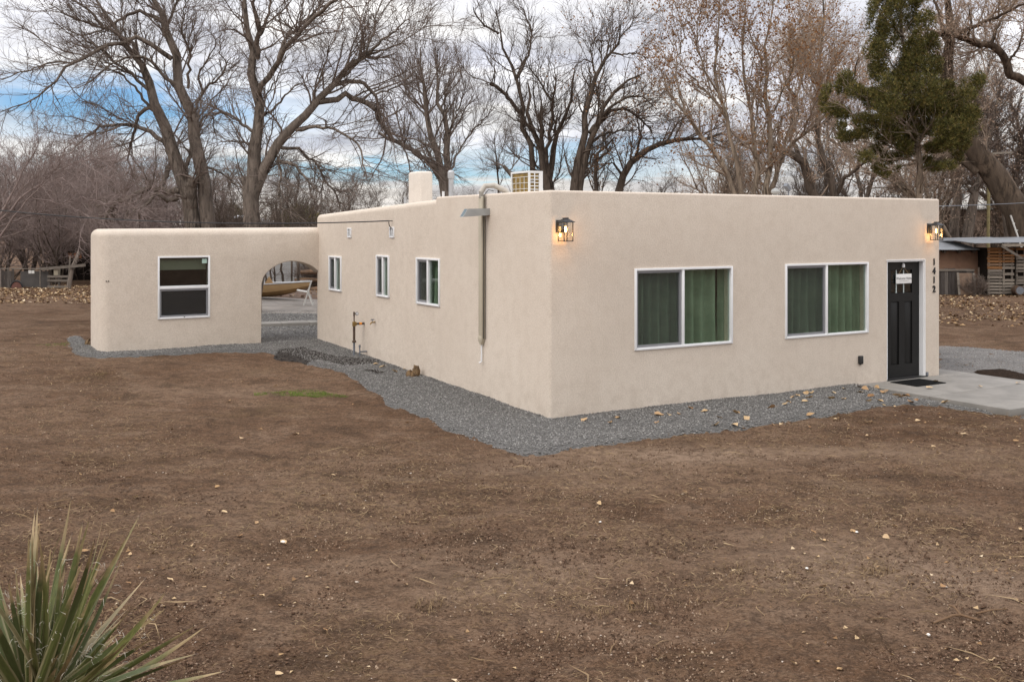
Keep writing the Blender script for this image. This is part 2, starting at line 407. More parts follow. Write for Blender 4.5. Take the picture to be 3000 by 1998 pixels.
M['juniper'] = island_mat('juniper_needles', [(0, (.036, .036, .010)), (.40, (.084, .080, .020)), (.75, (.145, .130, .034)), (1, (.22, .155, .050))], .75, .25, .15)
M['bark'] = bark_mat('grey_brown_bark', (.235, .190, .155), (.170, .138, .114))
M['barkdark'] = bark_mat('dark_bark', (.135, .104, .082), (.098, .076, .060))
M['barkpale'] = bark_mat('pale_tan_bark', (.36, .285, .215), (.26, .20, .15))
M['barkbig'] = bark_mat('furrowed_bark', (.135, .098, .070), (.085, .063, .047), 4.0)
M['twig'] = mat('bare_twigs', (.172, .134, .112), .95, spec=.1)
M['twigdark'] = mat('dark_twigs', (.115, .088, .070), .95, spec=.1)
M['twigpurple'] = mat('mauve_grey_twigs', (.30, .235, .212), .95, color2=(.20, .155, .138), vscale=.5, spec=.1)
M['twigtan'] = mat('tan_twigs', (.30, .23, .175), .95, spec=.1)
M['adobe'] = mat('adobe_mud', (.215, .120, .075), .95, color2=(.165, .092, .058), vscale=4, bump=.5, bscale=25, bdist=.02)
M['tin'] = mat('weathered_tin', (.30, .315, .335), .5, metal=.25, color2=(.22, .225, .235), vscale=2.5)
M['wood_orange'] = object_mat('orange_boards', [(0, (.20, .095, .04)), (.5, (.33, .165, .07)), (1, (.26, .17, .11))], .9, (.4, 4, 4))
M['wood_grey'] = object_mat('weathered_boards', [(0, (.15, .128, .108)), (.5, (.24, .205, .17)), (1, (.32, .275, .225))], .95, (.4, 4, 4))
M['wood_dark'] = object_mat('dark_boards', [(0, (.065, .055, .05)), (.5, (.105, .09, .08)), (1, (.15, .13, .115))], .95, (4, 4, .4))
M['shade'] = mat('near_black_shade', (.022, .017, .014), 1.0, spec=.03)
M['boatlow'] = mat('ochre_hull', (.27, .155, .06), .55, color2=(.19, .11, .045), vscale=2.5)
M['boathigh'] = mat('pale_ochre_hull', (.45, .29, .14), .5, var=.12, vscale=3)
M['whitewood'] = mat('white_painted_wood', (.62, .60, .56), .7, var=.2, vscale=9)
M['block'] = object_mat('concrete_blocks', [(0, (.32, .315, .31)), (1, (.43, .42, .41))], .95)
M['yucca'] = None

# ------------------------------------------------------------------ ground
def build_ground():
    radii = [0.0, 1.5, 2.6, 3.4]
    r = 4.0
    while r < 46: radii.append(r); r *= 1.0115
    while r < 3000: radii.append(r); r *= 1.16
    ang = list(np.linspace(-34, 34, 420)) + list(np.linspace(36, 324, 90))
    ang = np.radians(np.array(ang)); na = len(ang)
    rr = np.array(radii[1:])
    Rg, Ag = np.meshgrid(rr, ang, indexing='ij')
    X = Rg * np.sin(Ag); Y = Rg * np.cos(Ag)
    rough = (.035 * fbm(X * .85, Y * 1.15, 5.5, 4, 31) + .05 * fbm(X * .8, Y * 1.2, 2.2, 3, 37)) * (1 - sstep(30, 60, Rg))
    clod = np.maximum(fbm(X, Y, 13, 3, 55) - .10, 0) * .12 * (1 + 0 * X) * (1 - sstep(20, 35, Rg))
    Z = zground(X, Y) + rough + clod
    Z = Z - .35 * sstep(120, 3000, Rg)
    V = np.concatenate([[[0, 0, -.02]], np.stack([X, Y, Z], -1).reshape(-1, 3)])
    nr = len(rr); i = np.arange(nr - 1)[:, None]; k = np.arange(na)[None, :]; k2 = (k + 1) % na
    Q = np.stack([1 + i * na + k, 1 + (i + 1) * na + k, 1 + (i + 1) * na + k2, 1 + i * na + k2], -1).reshape(-1, 4)
    kk = np.arange(na); T = np.stack([np.zeros(na, int), 1 + kk, 1 + (kk + 1) % na], -1)
    me = bpy.data.meshes.new('ground'); set_mesh(me, V, [T[:, ::-1], Q[:, ::-1]], smooth=True)
    return tag(link('ground', me, M['dirt']), 'bare brown dirt yard with clods and dry grass', kind='structure')
build_ground()

def in_poly(x, y, poly):
    n = len(poly); r = np.zeros(x.shape, bool)
    for i in range(n):
        x1, y1 = poly[i]; x2, y2 = poly[(i + 1) % n]
        if y1 == y2: continue
        r ^= ((y1 > y) != (y2 > y)) & (x < (x2 - x1) * (y - y1) / (y2 - y1) + x1)
    return r
def patch(name, poly, m, height, cell=.06, blur=4, wob=.10, label=None, seed=0):
    """a sheet of loose material lying on the ground, thin at its ragged edge"""
    P = np.array(poly); x0, y0 = P.min(0) - .4; x1, y1 = P.max(0) + .4
    nx, ny = int((x1 - x0) / cell) + 1, int((y1 - y0) / cell) + 1
    X, Y = np.meshgrid(np.linspace(x0, x1, nx), np.linspace(y0, y1, ny), indexing='ij')
    wx = wob * 2 * fbm(X, Y, 1.6, 4, 71 + seed); wy = wob * 2 * fbm(X, Y, 1.6, 4, 77 + seed)
    ins = in_poly(X + wx, Y + wy, poly).astype(float)
    b = ins.copy()
    for _ in range(blur):
        p = np.pad(b, 1, mode='edge'); b = (p[:-2, 1:-1] + p[2:, 1:-1] + p[1:-1, :-2] + p[1:-1, 2:] + p[1:-1, 1:-1]) / 5
    Z = zground(X, Y) - .03 + (height + .045) * sstep(.15, .95, b) + .012 * fbm(X, Y, 3, 3, 5)
    keep = (b[:-1, :-1] + b[1:, :-1] + b[:-1, 1:] + b[1:, 1:]) > .25
    idx = np.arange(nx * ny).reshape(nx, ny)
    Q = np.stack([idx[:-1, :-1], idx[1:, :-1], idx[1:, 1:], idx[:-1, 1:]], -1)[keep]
    used = np.unique(Q); remap = np.zeros(nx * ny, int); remap[used] = np.arange(len(used))
    V = np.stack([X, Y, Z], -1).reshape(-1, 3)[used]
    me = bpy.data.meshes.new(name); set_mesh(me, V, [remap[Q]], smooth=True)
    o = link(name, me, m); tag(o, label, kind='structure')
    return X[b > .45], Y[b > .45], Z[b > .45], cell

OCT = np.array([(1, 0, 0), (0, 1, 0), (-1, 0, 0), (0, -1, 0), (0, 0, .8), (0, 0, -.6)], float)
OCTF = np.array([(0, 1, 4), (1, 2, 4), (2, 3, 4), (3, 0, 4), (1, 0, 5), (2, 1, 5), (3, 2, 5), (0, 3, 5)])
def scatter_lumps(name, X, Y, Z, size, m, flat=.75, label=None, kind='stuff', parent=None):
    n = len(X)
    S = size[:, None, None] * RNG.uniform(.6, 1.25, (n, 6, 1)) * OCT[None]
    S[:, :, 2] *= flat
    a = RNG.uniform(0, 2 * pi, n); t = RNG.uniform(-.5, .5, n)
    ca, sa = np.cos(a)[:, None], np.sin(a)[:, None]; ct, st_ = np.cos(t)[:, None], np.sin(t)[:, None]
    x, y, z = S[..., 0], S[..., 1], S[..., 2]
    y, z = y * ct - z * st_, y * st_ + z * ct
    x, y = x * ca - y * sa, x * sa + y * ca
    V = np.stack([x + X[:, None], y + Y[:, None], z + Z[:, None]], -1).reshape(-1, 3)
    F = (OCTF[None] + 6 * np.arange(n)[:, None, None]).reshape(-1, 3)
    me = bpy.data.meshes.new(name); set_mesh(me, V, [F])
    o = link(name, me, m, parent); tag(o, label, kind=kind); return o

def sub(P, n):
    X, Y, Z, c = P; i = RNG.integers(0, len(X), n); j = RNG.uniform(-c / 2, c / 2, (2, n))
    return X[i] + j[0], Y[i] + j[1], Z[i]

# gravel strip round the house: outer edge read from the picture, inner edge under the walls
outer = [(2420, 975), (2354, 962), (2250, 948), (2150, 936), (2100, 934), (2030, 934), (1950, 950), (1850, 966), (1760, 982), (1690, 988), (1600, 998), (1500, 1010),
         (1420, 1020), (1350, 1031), (1290, 1042), (1243, 1047), (1170, 1036), (1110, 1017), (1060, 999), (1000, 975), (950, 952), (905, 932), (870, 907), (830, 882),
         (790, 864), (750, 850), (700, 836), (650, 818), (600, 809), (500, 811), (400, 816), (300, 821), (230, 825), (185, 818), (163, 802), (158, 780), (172, 768)]
gp = [ga(*p) for p in outer] + [hw(-4.2, 10.9)[:2], hw(-4.0, 9.4)[:2], hw(-1.3, 9.3)[:2], hw(-1.1, 9.9)[:2], hw(.3, 9.9)[:2], hw(.3, .3)[:2], hw(6.05, .3)[:2], hw(6.05, -2.72)[:2], hw(8.9, -2.72)[:2]]
GP = patch('gravel_strip', gp, M['gravelbed'], .03, label='grey crushed gravel strip round the house')
gx, gy, gz = sub(GP, 62000)
scatter_lumps('gravel', gx, gy, gz + .004, RNG.uniform(.007, .013, len(gx)) * RNG.choice([1, 1, 1, 1, 1.5], len(gx)), M['stones'], label='loose grey crushed stones of the gravel strip')
# courtyard gravel behind the arch
cp = [hw(-1.6, 9.5)[:2], hw(.4, 9.5)[:2], hw(3.2, 13.0)[:2], hw(4.5, 15.6)[:2], hw(-.5, 17.6)[:2], hw(-2.6, 13)[:2]]
CP = patch('courtyard_gravel', cp, M['gravelbed'], .02, cell=.12, label='grey gravel courtyard behind the arch')
cx, cy, cz = sub(CP, 9000)
scatter_lumps('gravel', cx, cy, cz + .004, RNG.uniform(.014, .026, len(cx)), M['stones'], label='loose grey stones of the courtyard behind the arch')
# dark soil spilled on the gravel by the side wall
for i, pl in enumerate([[(632, 806), (700, 800), (742, 812), (790, 822), (870, 830), (884, 842), (830, 848), (776, 846), (735, 832), (690, 838), (655, 826)], [(818, 858), (868, 856), (880, 863), (842, 868)]]):
    poly = [ga(*p) for p in pl]
    DP = patch('dark_soil_patch', poly, mat('damp_dark_soil', (.022, .018, .015), 1.0, color2=(.042, .033, .026), vscale=12, bump=1, bscale=30, bdist=.03), .036, cell=.04, blur=3, wob=.25, label='dark damp soil spilled on the gravel', seed=i + 4)
    a, b, c = sub(DP, 2600 if i == 0 else 400)
    scatter_lumps('soil_crumbs', a, b, c, RNG.uniform(.006, .017, len(a)), M['darkclods'], label='dark soil crumbs on the gravel')
# drive at the right, with a dark mulch heap
dpoly = [gpt(2150, 790), gpt(2354, 806), gpt(2700, 826), gpt(2900, 880), gpt(2354, 875), gpt(2150, 870)]
DRV = patch('driveway', dpoly, M['drive'], .012, cell=.1, label='packed grey gravel drive beside the house')
a, b, c = sub(DRV, 4500); scatter_lumps('gravel', a, b, c, RNG.uniform(.01, .02, len(a)), M['stones'], label='loose stones on the drive beside the house')
mp = [gpt(2236, 853), gpt(2300, 848), gpt(2420, 866), gpt(2450, 884), gpt(2354, 875), gpt(2280, 868)]
MPc = patch('mulch_heap', mp, mat('dark_mulch', (.040, .026, .018), 1.0, color2=(.02, .014, .010), vscale=15, bump=1, bscale=30, bdist=.04, spec=.05), .05, cell=.06, blur=3, wob=.08, label='dark mulch heap behind the concrete slab')

# dirt crumbs, pebbles and straw over the yard (denser near the viewer, as the lumps get too small to see farther off)
GPOLY = [ga(*p) for p in outer] + [hw(-6, 30)[:2], hw(30, 30)[:2]]
def yard_pts(n, d0, d1, half=33):
    d = np.exp(RNG.uniform(math.log(d0), math.log(d1), n)); a = np.radians(RNG.uniform(-half, half, n))
    x, y = d * np.sin(a), d * np.cos(a)
    dx, dy = x - HX, y - HY; u = dx * HC + dy * HS; v = -dx * HS + dy * HC
    ok = ~in_poly(x, y, gp) & ~((u > -4.3) & (u < 8.2) & (v > -.02) & (v < 11)) & ~((u > 6) & (u < 8.8) & (v > -2.7) & (v < .5))
    return x[ok], y[ok]
def clump(x, y, sc, lo, hi, seed):
    return RNG.uniform(0, 1, len(x)) < sstep(lo, hi, fbm(x, y, sc, 4, seed) + .5)
x, y = yard_pts(80000, 4.6, 26); k = clump(x, y, 1.3, .40, .62, 91); x, y = x[k], y[k]
scatter_lumps('soil_crumbs', x, y, zground(x, y) + .004, RNG.uniform(.003, .010, len(x)) * RNG.choice([1, 1, 1, 1.9], len(x)), M['clods'], .6, label='small dirt clods over the bare yard')
def scatter_grit(name, x, y, s, m, label):
    n = len(x); a = RNG.uniform(0, 2 * pi, n)[:, None] + np.array([0, 2.1, 4.2]); r = s[:, None] * RNG.uniform(.7, 1.3, (n, 3)); z = zground(x, y)
    B = np.stack([x[:, None] + r * np.cos(a), y[:, None] + r * np.sin(a), np.repeat((z - .004)[:, None], 3, 1)], -1)
    T = np.stack([x + s * RNG.uniform(-.3, .3, n), y + s * RNG.uniform(-.3, .3, n), z + s * RNG.uniform(.5, 1.1, n)], -1)[:, None]
    V = np.concatenate([B, T], 1).reshape(-1, 3); F = (np.array([(0, 1, 3), (1, 2, 3), (2, 0, 3)])[None] + 4 * np.arange(n)[:, None, None]).reshape(-1, 3)
    me = bpy.data.meshes.new(name); set_mesh(me, V, [F]); return tag(link(name, me, m), label, kind='stuff')
M['grit'] = island_mat('soil_grit', [(0, (.040, .024, .015)), (.45, (.10, .058, .036)), (.8, (.20, .13, .085)), (1, (.36, .27, .19))], 1.0, .1)
x, y = yard_pts(120000, 4.6, 22); k = clump(x, y, 2.1, .30, .62, 291); x, y = x[k], y[k]
scatter_grit('soil_grit', x, y, RNG.uniform(.003, .008, len(x)) * RNG.choice([1, 1, 1.6], len(x)), M['grit'], 'fine loose grit over the bare dirt yard')
x, y = yard_pts(2600, 4.6, 26)
scatter_lumps('pebbles', x, y, zground(x, y) + .004, RNG.uniform(.003, .009, len(x)) * RNG.choice([1, 1, 1, 2.0], len(x)), M['pebbles'], .6, label='pale pebbles scattered over the yard')
def scatter_straw(name, x, y, ln, wd, m, label, lift=.6):
    n = len(x); z = zground(x, y) + .008
    a = RNG.uniform(0, 2 * pi, n); tl = RNG.uniform(0, lift, n) * ln; bend = RNG.uniform(-.3, .3, n) * ln
    dx, dy = np.cos(a), np.sin(a)
    P0 = np.stack([x - dx * ln / 2, y - dy * ln / 2, z], -1); P2 = np.stack([x + dx * ln / 2, y + dy * ln / 2, z + tl], -1)
    P1 = (P0 + P2) / 2 + np.stack([-dy * bend, dx * bend, tl * .3 + .004], -1)
    o = np.stack([-dy * wd, dx * wd, np.zeros(n)], -1); up = np.zeros((n, 3)); up[:, 2] = wd * .8
    V = np.stack([P0, P1 - o, P1 + o, P1 + up * 1.5, P2], 1).reshape(-1, 3)
    F = np.array([(0, 1, 3), (0, 3, 2), (4, 3, 1), (4, 2, 3)])
    F = (F[None] + 5 * np.arange(n)[:, None, None]).reshape(-1, 3)
    me = bpy.data.meshes.new(name); set_mesh(me, V, [F]); return tag(link(name, me, m), label, kind='stuff')
x, y = yard_pts(80000, 4.6, 24); k = clump(x, y, 1.1, .36, .62, 191); x, y = x[k], y[k]
scatter_straw('dry_grass', x, y, RNG.uniform(.02, .09, len(x)), RNG.uniform(.0012, .003, len(x)), M['straw'], 'short dry grass and straw bits over the yard')
x, y = yard_pts(260, 4.8, 20)
scatter_straw('twig_litter', x, y, RNG.uniform(.12, .4, len(x)), RNG.uniform(.003, .006, len(x)), M['straw'], 'fallen twigs lying over the yard', .08)

def grass_tuft(cx, cy, rx, ry, n, hgt, m, name, label, rot=0.0):
    t = RNG.uniform(0, 2 * pi, n); q = np.sqrt(RNG.uniform(0, 1, n)) * (1 + .3 * np.sin(3 * t + cx))
    ex, ey = q * np.cos(t) * rx, q * np.sin(t) * ry
    x = cx + ex * cos(rot) - ey * sin(rot); y = cy + ex * sin(rot) + ey * cos(rot); z = zground(x, y)
    a = RNG.uniform(0, 2 * pi, n); h = hgt * RNG.uniform(.4, 1.2, n); w = .003
    b = np.stack([x, y, z - .01], -1); s = np.stack([np.cos(a) * w, np.sin(a) * w, 0 * a], -1)
    ln = np.stack([np.sin(a) * h * .8, -np.cos(a) * h * .8, h], -1)
    V = np.stack([b - s, b + s, b + ln * .6 + s * .6, b + ln], 1).reshape(-1, 3)
    F = (np.array([(0, 1, 2), (0, 2, 3)])[None] + 4 * np.arange(n)[:, None, None]).reshape(-1, 3)
    me = bpy.data.meshes.new(name); set_mesh(me, V, [F]); return tag(link(name, me, m), label, kind='stuff')
M['grass'] = island_mat('green_grass', [(0, (.085, .125, .022)), (.5, (.14, .21, .035)), (1, (.22, .25, .07))], .8, .2, .3)
gg = ga(694, 907); grass_tuft(gg[0], gg[1], .62, .24, 3600, .04, M['grass'], 'grass', 'patch of short green grass in the dirt by the gravel', -.1)
gg = ga(155, 793); grass_tuft(gg[0], gg[1], .5, .3, 700, .04, M['grass'], 'grass', 'small mossy green patch left of the arched wall')
for sx, sy, q in ((1380, 1405, 160), (1330, 1320, 80), (1460, 1395, 120), (980, 1390, 90), (2010, 1310, 100), (230, 860, 160), (650, 905, 120), (620, 800, 90), (2215, 1080, 90)):
    gg = ga(sx, sy); grass_tuft(gg[0], gg[1], .12, .1, q, .05, M['straw'], 'dry_grass', 'tuft of dry yellow grass on the dirt')

# ------------------------------------------------------------------ house
house = thing('stucco_house', 'low flat-roofed tan stucco house with arched side wall', 'house', (HX, HY, 0), TH)
def solid(mb_or_me, name='solid'):
    me = mb_or_me if isinstance(mb_or_me, bpy.types.Mesh) else mb_or_me.mesh(name)
    o = bpy.data.objects.new(name, me); COL.objects.link(o); return o
def boolean(o, cutter, op):
    md = o.modifiers.new('b', 'BOOLEAN'); md.operation = op; md.solver = 'EXACT'; md.object = cutter
    dg = bpy.context.evaluated_depsgraph_get(); dg.update()
    me = bpy.data.meshes.new_from_object(o.evaluated_get(dg)); o.modifiers.clear(); old = o.data; o.data = me
    bpy.data.meshes.remove(old); bpy.data.objects.remove(cutter)
def bevel_sel(mb, rules, seg=6):
    """bevel chosen edges: rules = list of (test(a, b), offset)"""
    bm = bmesh.new(); vs_ = [bm.verts.new(p) for p in mb.v]
    for f in mb.f: bm.faces.new([vs_[i] for i in f])
    bmesh.ops.recalc_face_normals(bm, faces=bm.faces)
    for test, off in rules:
        ed = [e for e in bm.edges if test(e.verts[0].co, e.verts[1].co)]
        if ed: bmesh.ops.bevel(bm, geom=ed, offset=off, segments=seg, affect='EDGES', profile=.5, clamp_overlap=True)
    me = bpy.data.meshes.new('solid'); bm.to_mesh(me); bm.free(); return me
WT = .26
# main block, front part with a crisp parapet
fb = MB().box(0, 8.11, 0, 3.4, -.5, 3.07)
near = lambda a, b: abs(a - b) < 1e-3
f_me = bevel_sel(fb, [(lambda a, b: near(a.x, b.x) and near(a.y, b.y) and a.y < .1, .045),
                      (lambda a, b: a.z > 3.0 and b.z > 3.0 and not (a.y > 3.3 and b.y > 3.3), .035)], 4)
# rear part: lower, thick rounded parapet
rb = MB(); V8 = [(.006, 3.2, -.5), (8.1, 3.2, -.5), (8.1, 9.12, -.5), (.006, 9.12, -.5), (.006, 3.2, 3.045), (8.1, 3.2, 3.045), (8.1, 9.12, 2.845), (.006, 9.12, 2.845)]
rb.add(V8, [(0, 3, 2, 1), (4, 5, 6, 7), (0, 1, 5, 4), (1, 2, 6, 5), (2, 3, 7, 6), (3, 0, 4, 7)])
r_me = bevel_sel(rb, [(lambda a, b: near(a.x, b.x) and near(a.y, b.y) and a.y > 9, .10),
                      (lambda a, b: a.z > 2.5 and b.z > 2.5 and not (a.y < 3.3 and b.y < 3.3), .17)], 7)
body = solid(f_me); boolean(body, solid(r_me), 'UNION')
boolean(body, solid(MB().box(WT, 8.1 - WT, WT, 9.1 - WT, -.7, 2.62)), 'DIFFERENCE')      # rooms
boolean(body, solid(MB().box(WT, 8.1 - WT, WT, 9.1 - WT, 2.70, 3.5)), 'DIFFERENCE')   # roof well behind the parapet
WIN_F = [(1.412, 3.253, .838, 1.992, .48), (4.348, 6.251, .838, 2.002, .485)]
WIN_S = [(3.261, 4.144, 1.289, 2.068, .49), (5.285, 5.856, 1.315, 2.071, .50), (7.628, 8.311, 1.297, 1.999, .50)]
for u0, u1, z0, z1, _ in WIN_F: boolean(body, solid(MB().box(u0 + .02, u1 - .02, -.3, WT + .2, z0 + .02, z1 - .02)), 'DIFFERENCE')
for v0, v1, z0, z1, _ in WIN_S: boolean(body, solid(MB().box(-.3, WT + .2, v0 + .02, v1 - .02, z0 + .02, z1 - .02)), 'DIFFERENCE')
VENTS = [(7.20, 2.47), (5.17, 2.485)]
for v, z in VENTS: boolean(body, solid(MB().box(-.3, WT + .2, v - .08, v + .08, z - .08, z + .08)), 'DIFFERENCE')
boolean(body, solid(MB().box(6.72, 7.682, -.3, WT + .2, .0, 2.012)), 'DIFFERENCE')
body.name = 'wall'; body.data.name = 'wall'; body.data.materials.clear(); body.data.materials.append(M['stucco']); body.parent = house
body.data.polygons.foreach_set('use_smooth', np.ones(len(body.data.polygons), bool)); body.data.set_sharp_from_angle(angle=R(30))
# side room and arched wall
V0A = 8.95
ra = MB().add([(-4.30, V0A, -.5), (.06, V0A, -.5), (.06, 10.25, -.5), (-4.30, 10.25, -.5), (-4.30, V0A, 2.545), (.06, V0A, 2.580), (.06, 10.25, 2.580), (-4.30, 10.25, 2.545)],
               [(0, 3, 2, 1), (4, 5, 6, 7), (0, 1, 5, 4), (1, 2, 6, 5), (2, 3, 7, 6), (3, 0, 4, 7)])
a_me = bevel_sel(ra, [(lambda a, b: near(a.x, b.x) and near(a.y, b.y) and a.x < -4, .20),
                      (lambda a, b: a.z > 2.5 and b.z > 2.5 and not (a.x > 0 and b.x > 0), .15)], 7)
room = solid(a_me); boolean(room, solid(MB().box(-1.24, .2, 9.34, 10.6, -.8, 3.2)), 'DIFFERENCE')
boolean(room, solid(MB().box(-4.0, -1.5, 9.2, 10.0, -.6, 2.3)), 'DIFFERENCE')
boolean(room, solid(MB().box(-3.23, -2.262, 8.7, 9.4, .815, 1.995)), 'DIFFERENCE')
arch = [(-1.235, -.6), (-1.215, .4), (-1.208, 1.43), (-1.17, 1.56), (-1.10, 1.655), (-1.0, 1.735), (-.87, 1.81), (-.73, 1.86), (-.6, 1.88), (-.46, 1.87), (-.32, 1.84), (-.2, 1.795), (-.10, 1.74), (-.03, 1.68), (.1, 1.60), (.1, -.6)]
boolean(room, solid(MB().prism(arch, 8.5, 9.8)), 'DIFFERENCE')
bm = bmesh.new(); bm.from_mesh(room.data)
ed = [e for e in bm.edges if len(e.link_faces) == 2 and e.calc_face_angle(0) > .7 and all(abs(v.co.y - V0A) < .01 and -1.3 < v.co.x < -.01 and v.co.z < 2.0 for v in e.verts)]
try: bmesh.ops.bevel(bm, geom=ed, offset=.035, segments=3, affect='EDGES', profile=.5, clamp_overlap=True)
except Exception: pass
bm.to_mesh(room.data); bm.free()
room.name = 'wall'; room.data.materials.clear(); room.data.materials.append(M['stucco']); room.parent = house
room['label'] = 'lower rounded stucco wall with the arch'
room.data.polygons.foreach_set('use_smooth', np.ones(len(room.data.polygons), bool)); room.data.set_sharp_from_angle(angle=R(32))
# two little holes in the plaster
MB().tube([(-4.14, V0A - .004, 1.56), (-4.14, V0A + .02, 1.56)], .011, 8).tube([(-4.18, V0A - .004, 1.56), (-4.18, V0A + .02, 1.56)], .011, 8).build('wall_hole', M['shade'], house)
# near-black panels added behind the windows, standing in for the shade of the rooms
MB().box(WT + .75, 7.8, .9, .92, .0, 2.6).build('room_darkener', M['shade'], house)
MB().box(-3.9, -1.6, 9.62, 9.64, .25, 2.25).build('room_darkener', M['shade'], house)

def window(x, y, z, rot, w, h, kind, split):
    """local x to the right seen from outside, y into the wall, z up"""
    fr = frame(MB(), 0, w, 0, h, .034, -.022, .05)
    if kind == 'slider':
        m = w * split; fr.box(m - .022, m + .022, -.016, .05, .034, h - .034)
    else:
        m = h * split; fr.box(0.034, w - .034, -.016, .05, m - .03, m + .03)
    win = fr.build('window', M['white'], house, (x, y, z), rot, bevel=.004)
    if kind == 'slider':
        frame(MB(), .035, m - .023, .035, h - .035, .034, .002, .04).build('sash', M['grey_sash'], win)
        MB().box(.08, m - .064, .010, .012, .08, h - .08).build('insect_screen', M['screen'], win)
        MB().box(.075, m - .06, .030, .034, .075, h - .075).build('pane', M['pane'], win)
        MB().box(m + .0225, w - .0345, .024, .028, .0345, h - .0345).build('pane', M['pane'], win)
    else:
        frame(MB(), .035, w - .035, .035, m - .032, .034, .002, .04).build('sash', M['grey_sash'], win)
        MB().box(.078, w - .078, .010, .012, .078, m - .066).build('insect_screen', M['screen'], win)
        MB().box(.076, w - .076, .030, .034, .076, m - .064).build('pane', M['pane_dark'], win)
        MB().box(.0345, w - .0345, .024, .028, m + .0305, h - .0345).build('pane', M['pane_dark'], win)
        MB().box(w / 2 - .012, w / 2 + .012, -.026, -.0225, .02, .035).build('latch', M['black'], win)
        MB().box(w - .15, w - .055, .020, .0235, h - .15, h - .06).build('sticker', mat('pale_green_sticker', (.42, .58, .50), .6), win)
    return win
for u0, u1, z0, z1, s in WIN_F: window(u0, 0, z0, 0, u1 - u0, z1 - z0, 'slider', s)
for v0, v1, z0, z1, s in WIN_S: window(0, v1, z0, -pi / 2, v1 - v0, z1 - z0, 'slider', s)
window(-3.25, V0A, .795, 0, 1.0, 1.22, 'hung', .50)
tag(MB().tube([(.06, 0, 0), (.94, 0, 0)], .055, 10).box(.06, .94, -.056, -.053, -.16, .0).build('window_reflection', mat('pale_reflection', (.34, .36, .26), .8), None, hw(-3.25, V0A + .14, 1.905), TH), 'pale roll added for a blind behind the top of the double-hung window in the arched wall', 'reflection')  # added roll and flap, standing in for a reflection on the pane
for v, z in VENTS:
    w = frame(MB(), 0, .19, 0, .19, .024, -.016, .03).box(.085, .105, -.01, .03, .024, .166).build('vent_window', M['white'], house, (0, v + .095, z - .095), -pi / 2, bevel=.003)
    MB().box(.02, .17, .012, .016, .02, .17).build('pane', M['pane_dark'], w)

def curtain(x0, x1, z0, z1, y, seed, name, label, loc, rot, amp=.045, wl=.17, group='green curtains behind the windows'):
    rg = np.random.default_rng(seed); n = max(8, int((x1 - x0) / .0085)); xs = np.linspace(x0, x1, n); nz = 9
    ph = rg.uniform(0, 6); s1 = rg.uniform(.8, 1.25)
    V = []
    for j in range(nz):
        t = j / (nz - 1)
        yy = y + amp * (.75 + .4 * t) * np.sin(2 * pi * xs / (wl * s1) + ph + 1.8 * vnoise(xs * 6, xs * 0 + t, seed)) + .035 * (vnoise(xs * 3, xs * 0 + t * 1.5, seed + 3) - .5)
        V.append(np.stack([xs + .02 * t * np.sin(xs * 9), yy, np.full(n, z1 + (z0 - z1) * t)], -1))
    V = np.concatenate(V); i = np.arange(nz - 1)[:, None]; k = np.arange(n - 1)[None]
    Q = np.stack([i * n + k, (i + 1) * n + k, (i + 1) * n + k + 1, i * n + k + 1], -1).reshape(-1, 4)
    me = bpy.data.meshes.new(name); set_mesh(me, V, [Q], True)
    return tag(link(name, me, M['curtain'], None, loc, rot), label, 'curtain', group)
for k, (u0, u1, z0, z1, s) in enumerate(WIN_F):
    W_ = u1 - u0; L = hw(u0, 0, 0); side = ('first window from the corner', 'window next to the front door')[k]
    curtain(-.06, W_ * s + .08, z0 - .12, z1 + .1, .17, 3 + k, 'curtain', 'dark green curtain behind the screened left half of the ' + side, L, TH)
    curtain(W_ * s + .06, W_ - .17, z0 - .12, z1 + .1, .135, 13 + k, 'curtain', 'green pleated curtain behind the clear right half of the ' + side, L, TH)
    curtain(W_ - .15, W_ + .1, z0 - .12, z1 + .1, .19, 23 + k, 'curtain', 'narrow green curtain strip at the right edge of the ' + side, L, TH)
for k, (v0, v1, z0, z1, s) in enumerate(WIN_S):
    W_ = v1 - v0; L = hw(0, v1, 0)
    nm = ('widest side window, nearest the corner', 'middle side window', 'side window nearest the arch')[k]
    if k == 0:
        curtain(W_ * s - .25, W_ * s + .25, z0 - .1, z1 + .1, .12, 33, 'curtain', 'green curtain gathered in the ' + nm, L, TH - pi / 2)
    else:
        curtain(-.05, W_ + .05, z0 - .1, z1 + .1, .12, 33 + k, 'curtain', 'green curtain in the ' + nm, L, TH - pi / 2)

# front door
dslab = MB().box(6.742, 7.66, .112, .145, .022, 1.99)
for b in ((6.742, 6.926, .022, 1.99), (7.476, 7.66, .022, 1.99), (7.135, 7.28, .24, 1.31), (6.926, 7.476, 1.85, 1.99), (6.926, 7.476, 1.31, 1.455), (6.926, 7.476, .022, .24)):
    dslab.box(b[0], b[1], .085, .112, b[2], b[3])
door = dslab.build('front_door', M['door'], house, bevel=.0)
for x0, x1 in ((6.926, 7.135), (7.28, 7.476)): MB().box(x0 + .012, x1 - .012, .101, .113, .252, 1.298).build('door_panel', M['door'], door, bevel=.008)
lx = (6.926, 7.082, 7.272, 7.476)
for i in range(3):
    for j in range(2): MB().box(lx[i] + .008, lx[i + 1] - .008, .102, .106, 1.463 + j * .195, 1.647 + j * .195).build('pane', M['pane_dark'], door)
mt = MB()
for x in lx[1:3]: mt.box(x - .008, x + .008, .096, .111, 1.456, 1.849)
mt.build('muntin', mat('pale_muntin', (.50, .56, .55), .5), door)
MB().box(6.926, 7.476, .094, .111, 1.647, 1.658).build('muntin', M['door'], door)
jb = MB().box(7.661, 7.681, .002, .16, .0, 1.991).box(6.721, 6.741, .002, .16, .0, 1.991).box(6.721, 7.681, .002, .16, 1.991, 2.011)
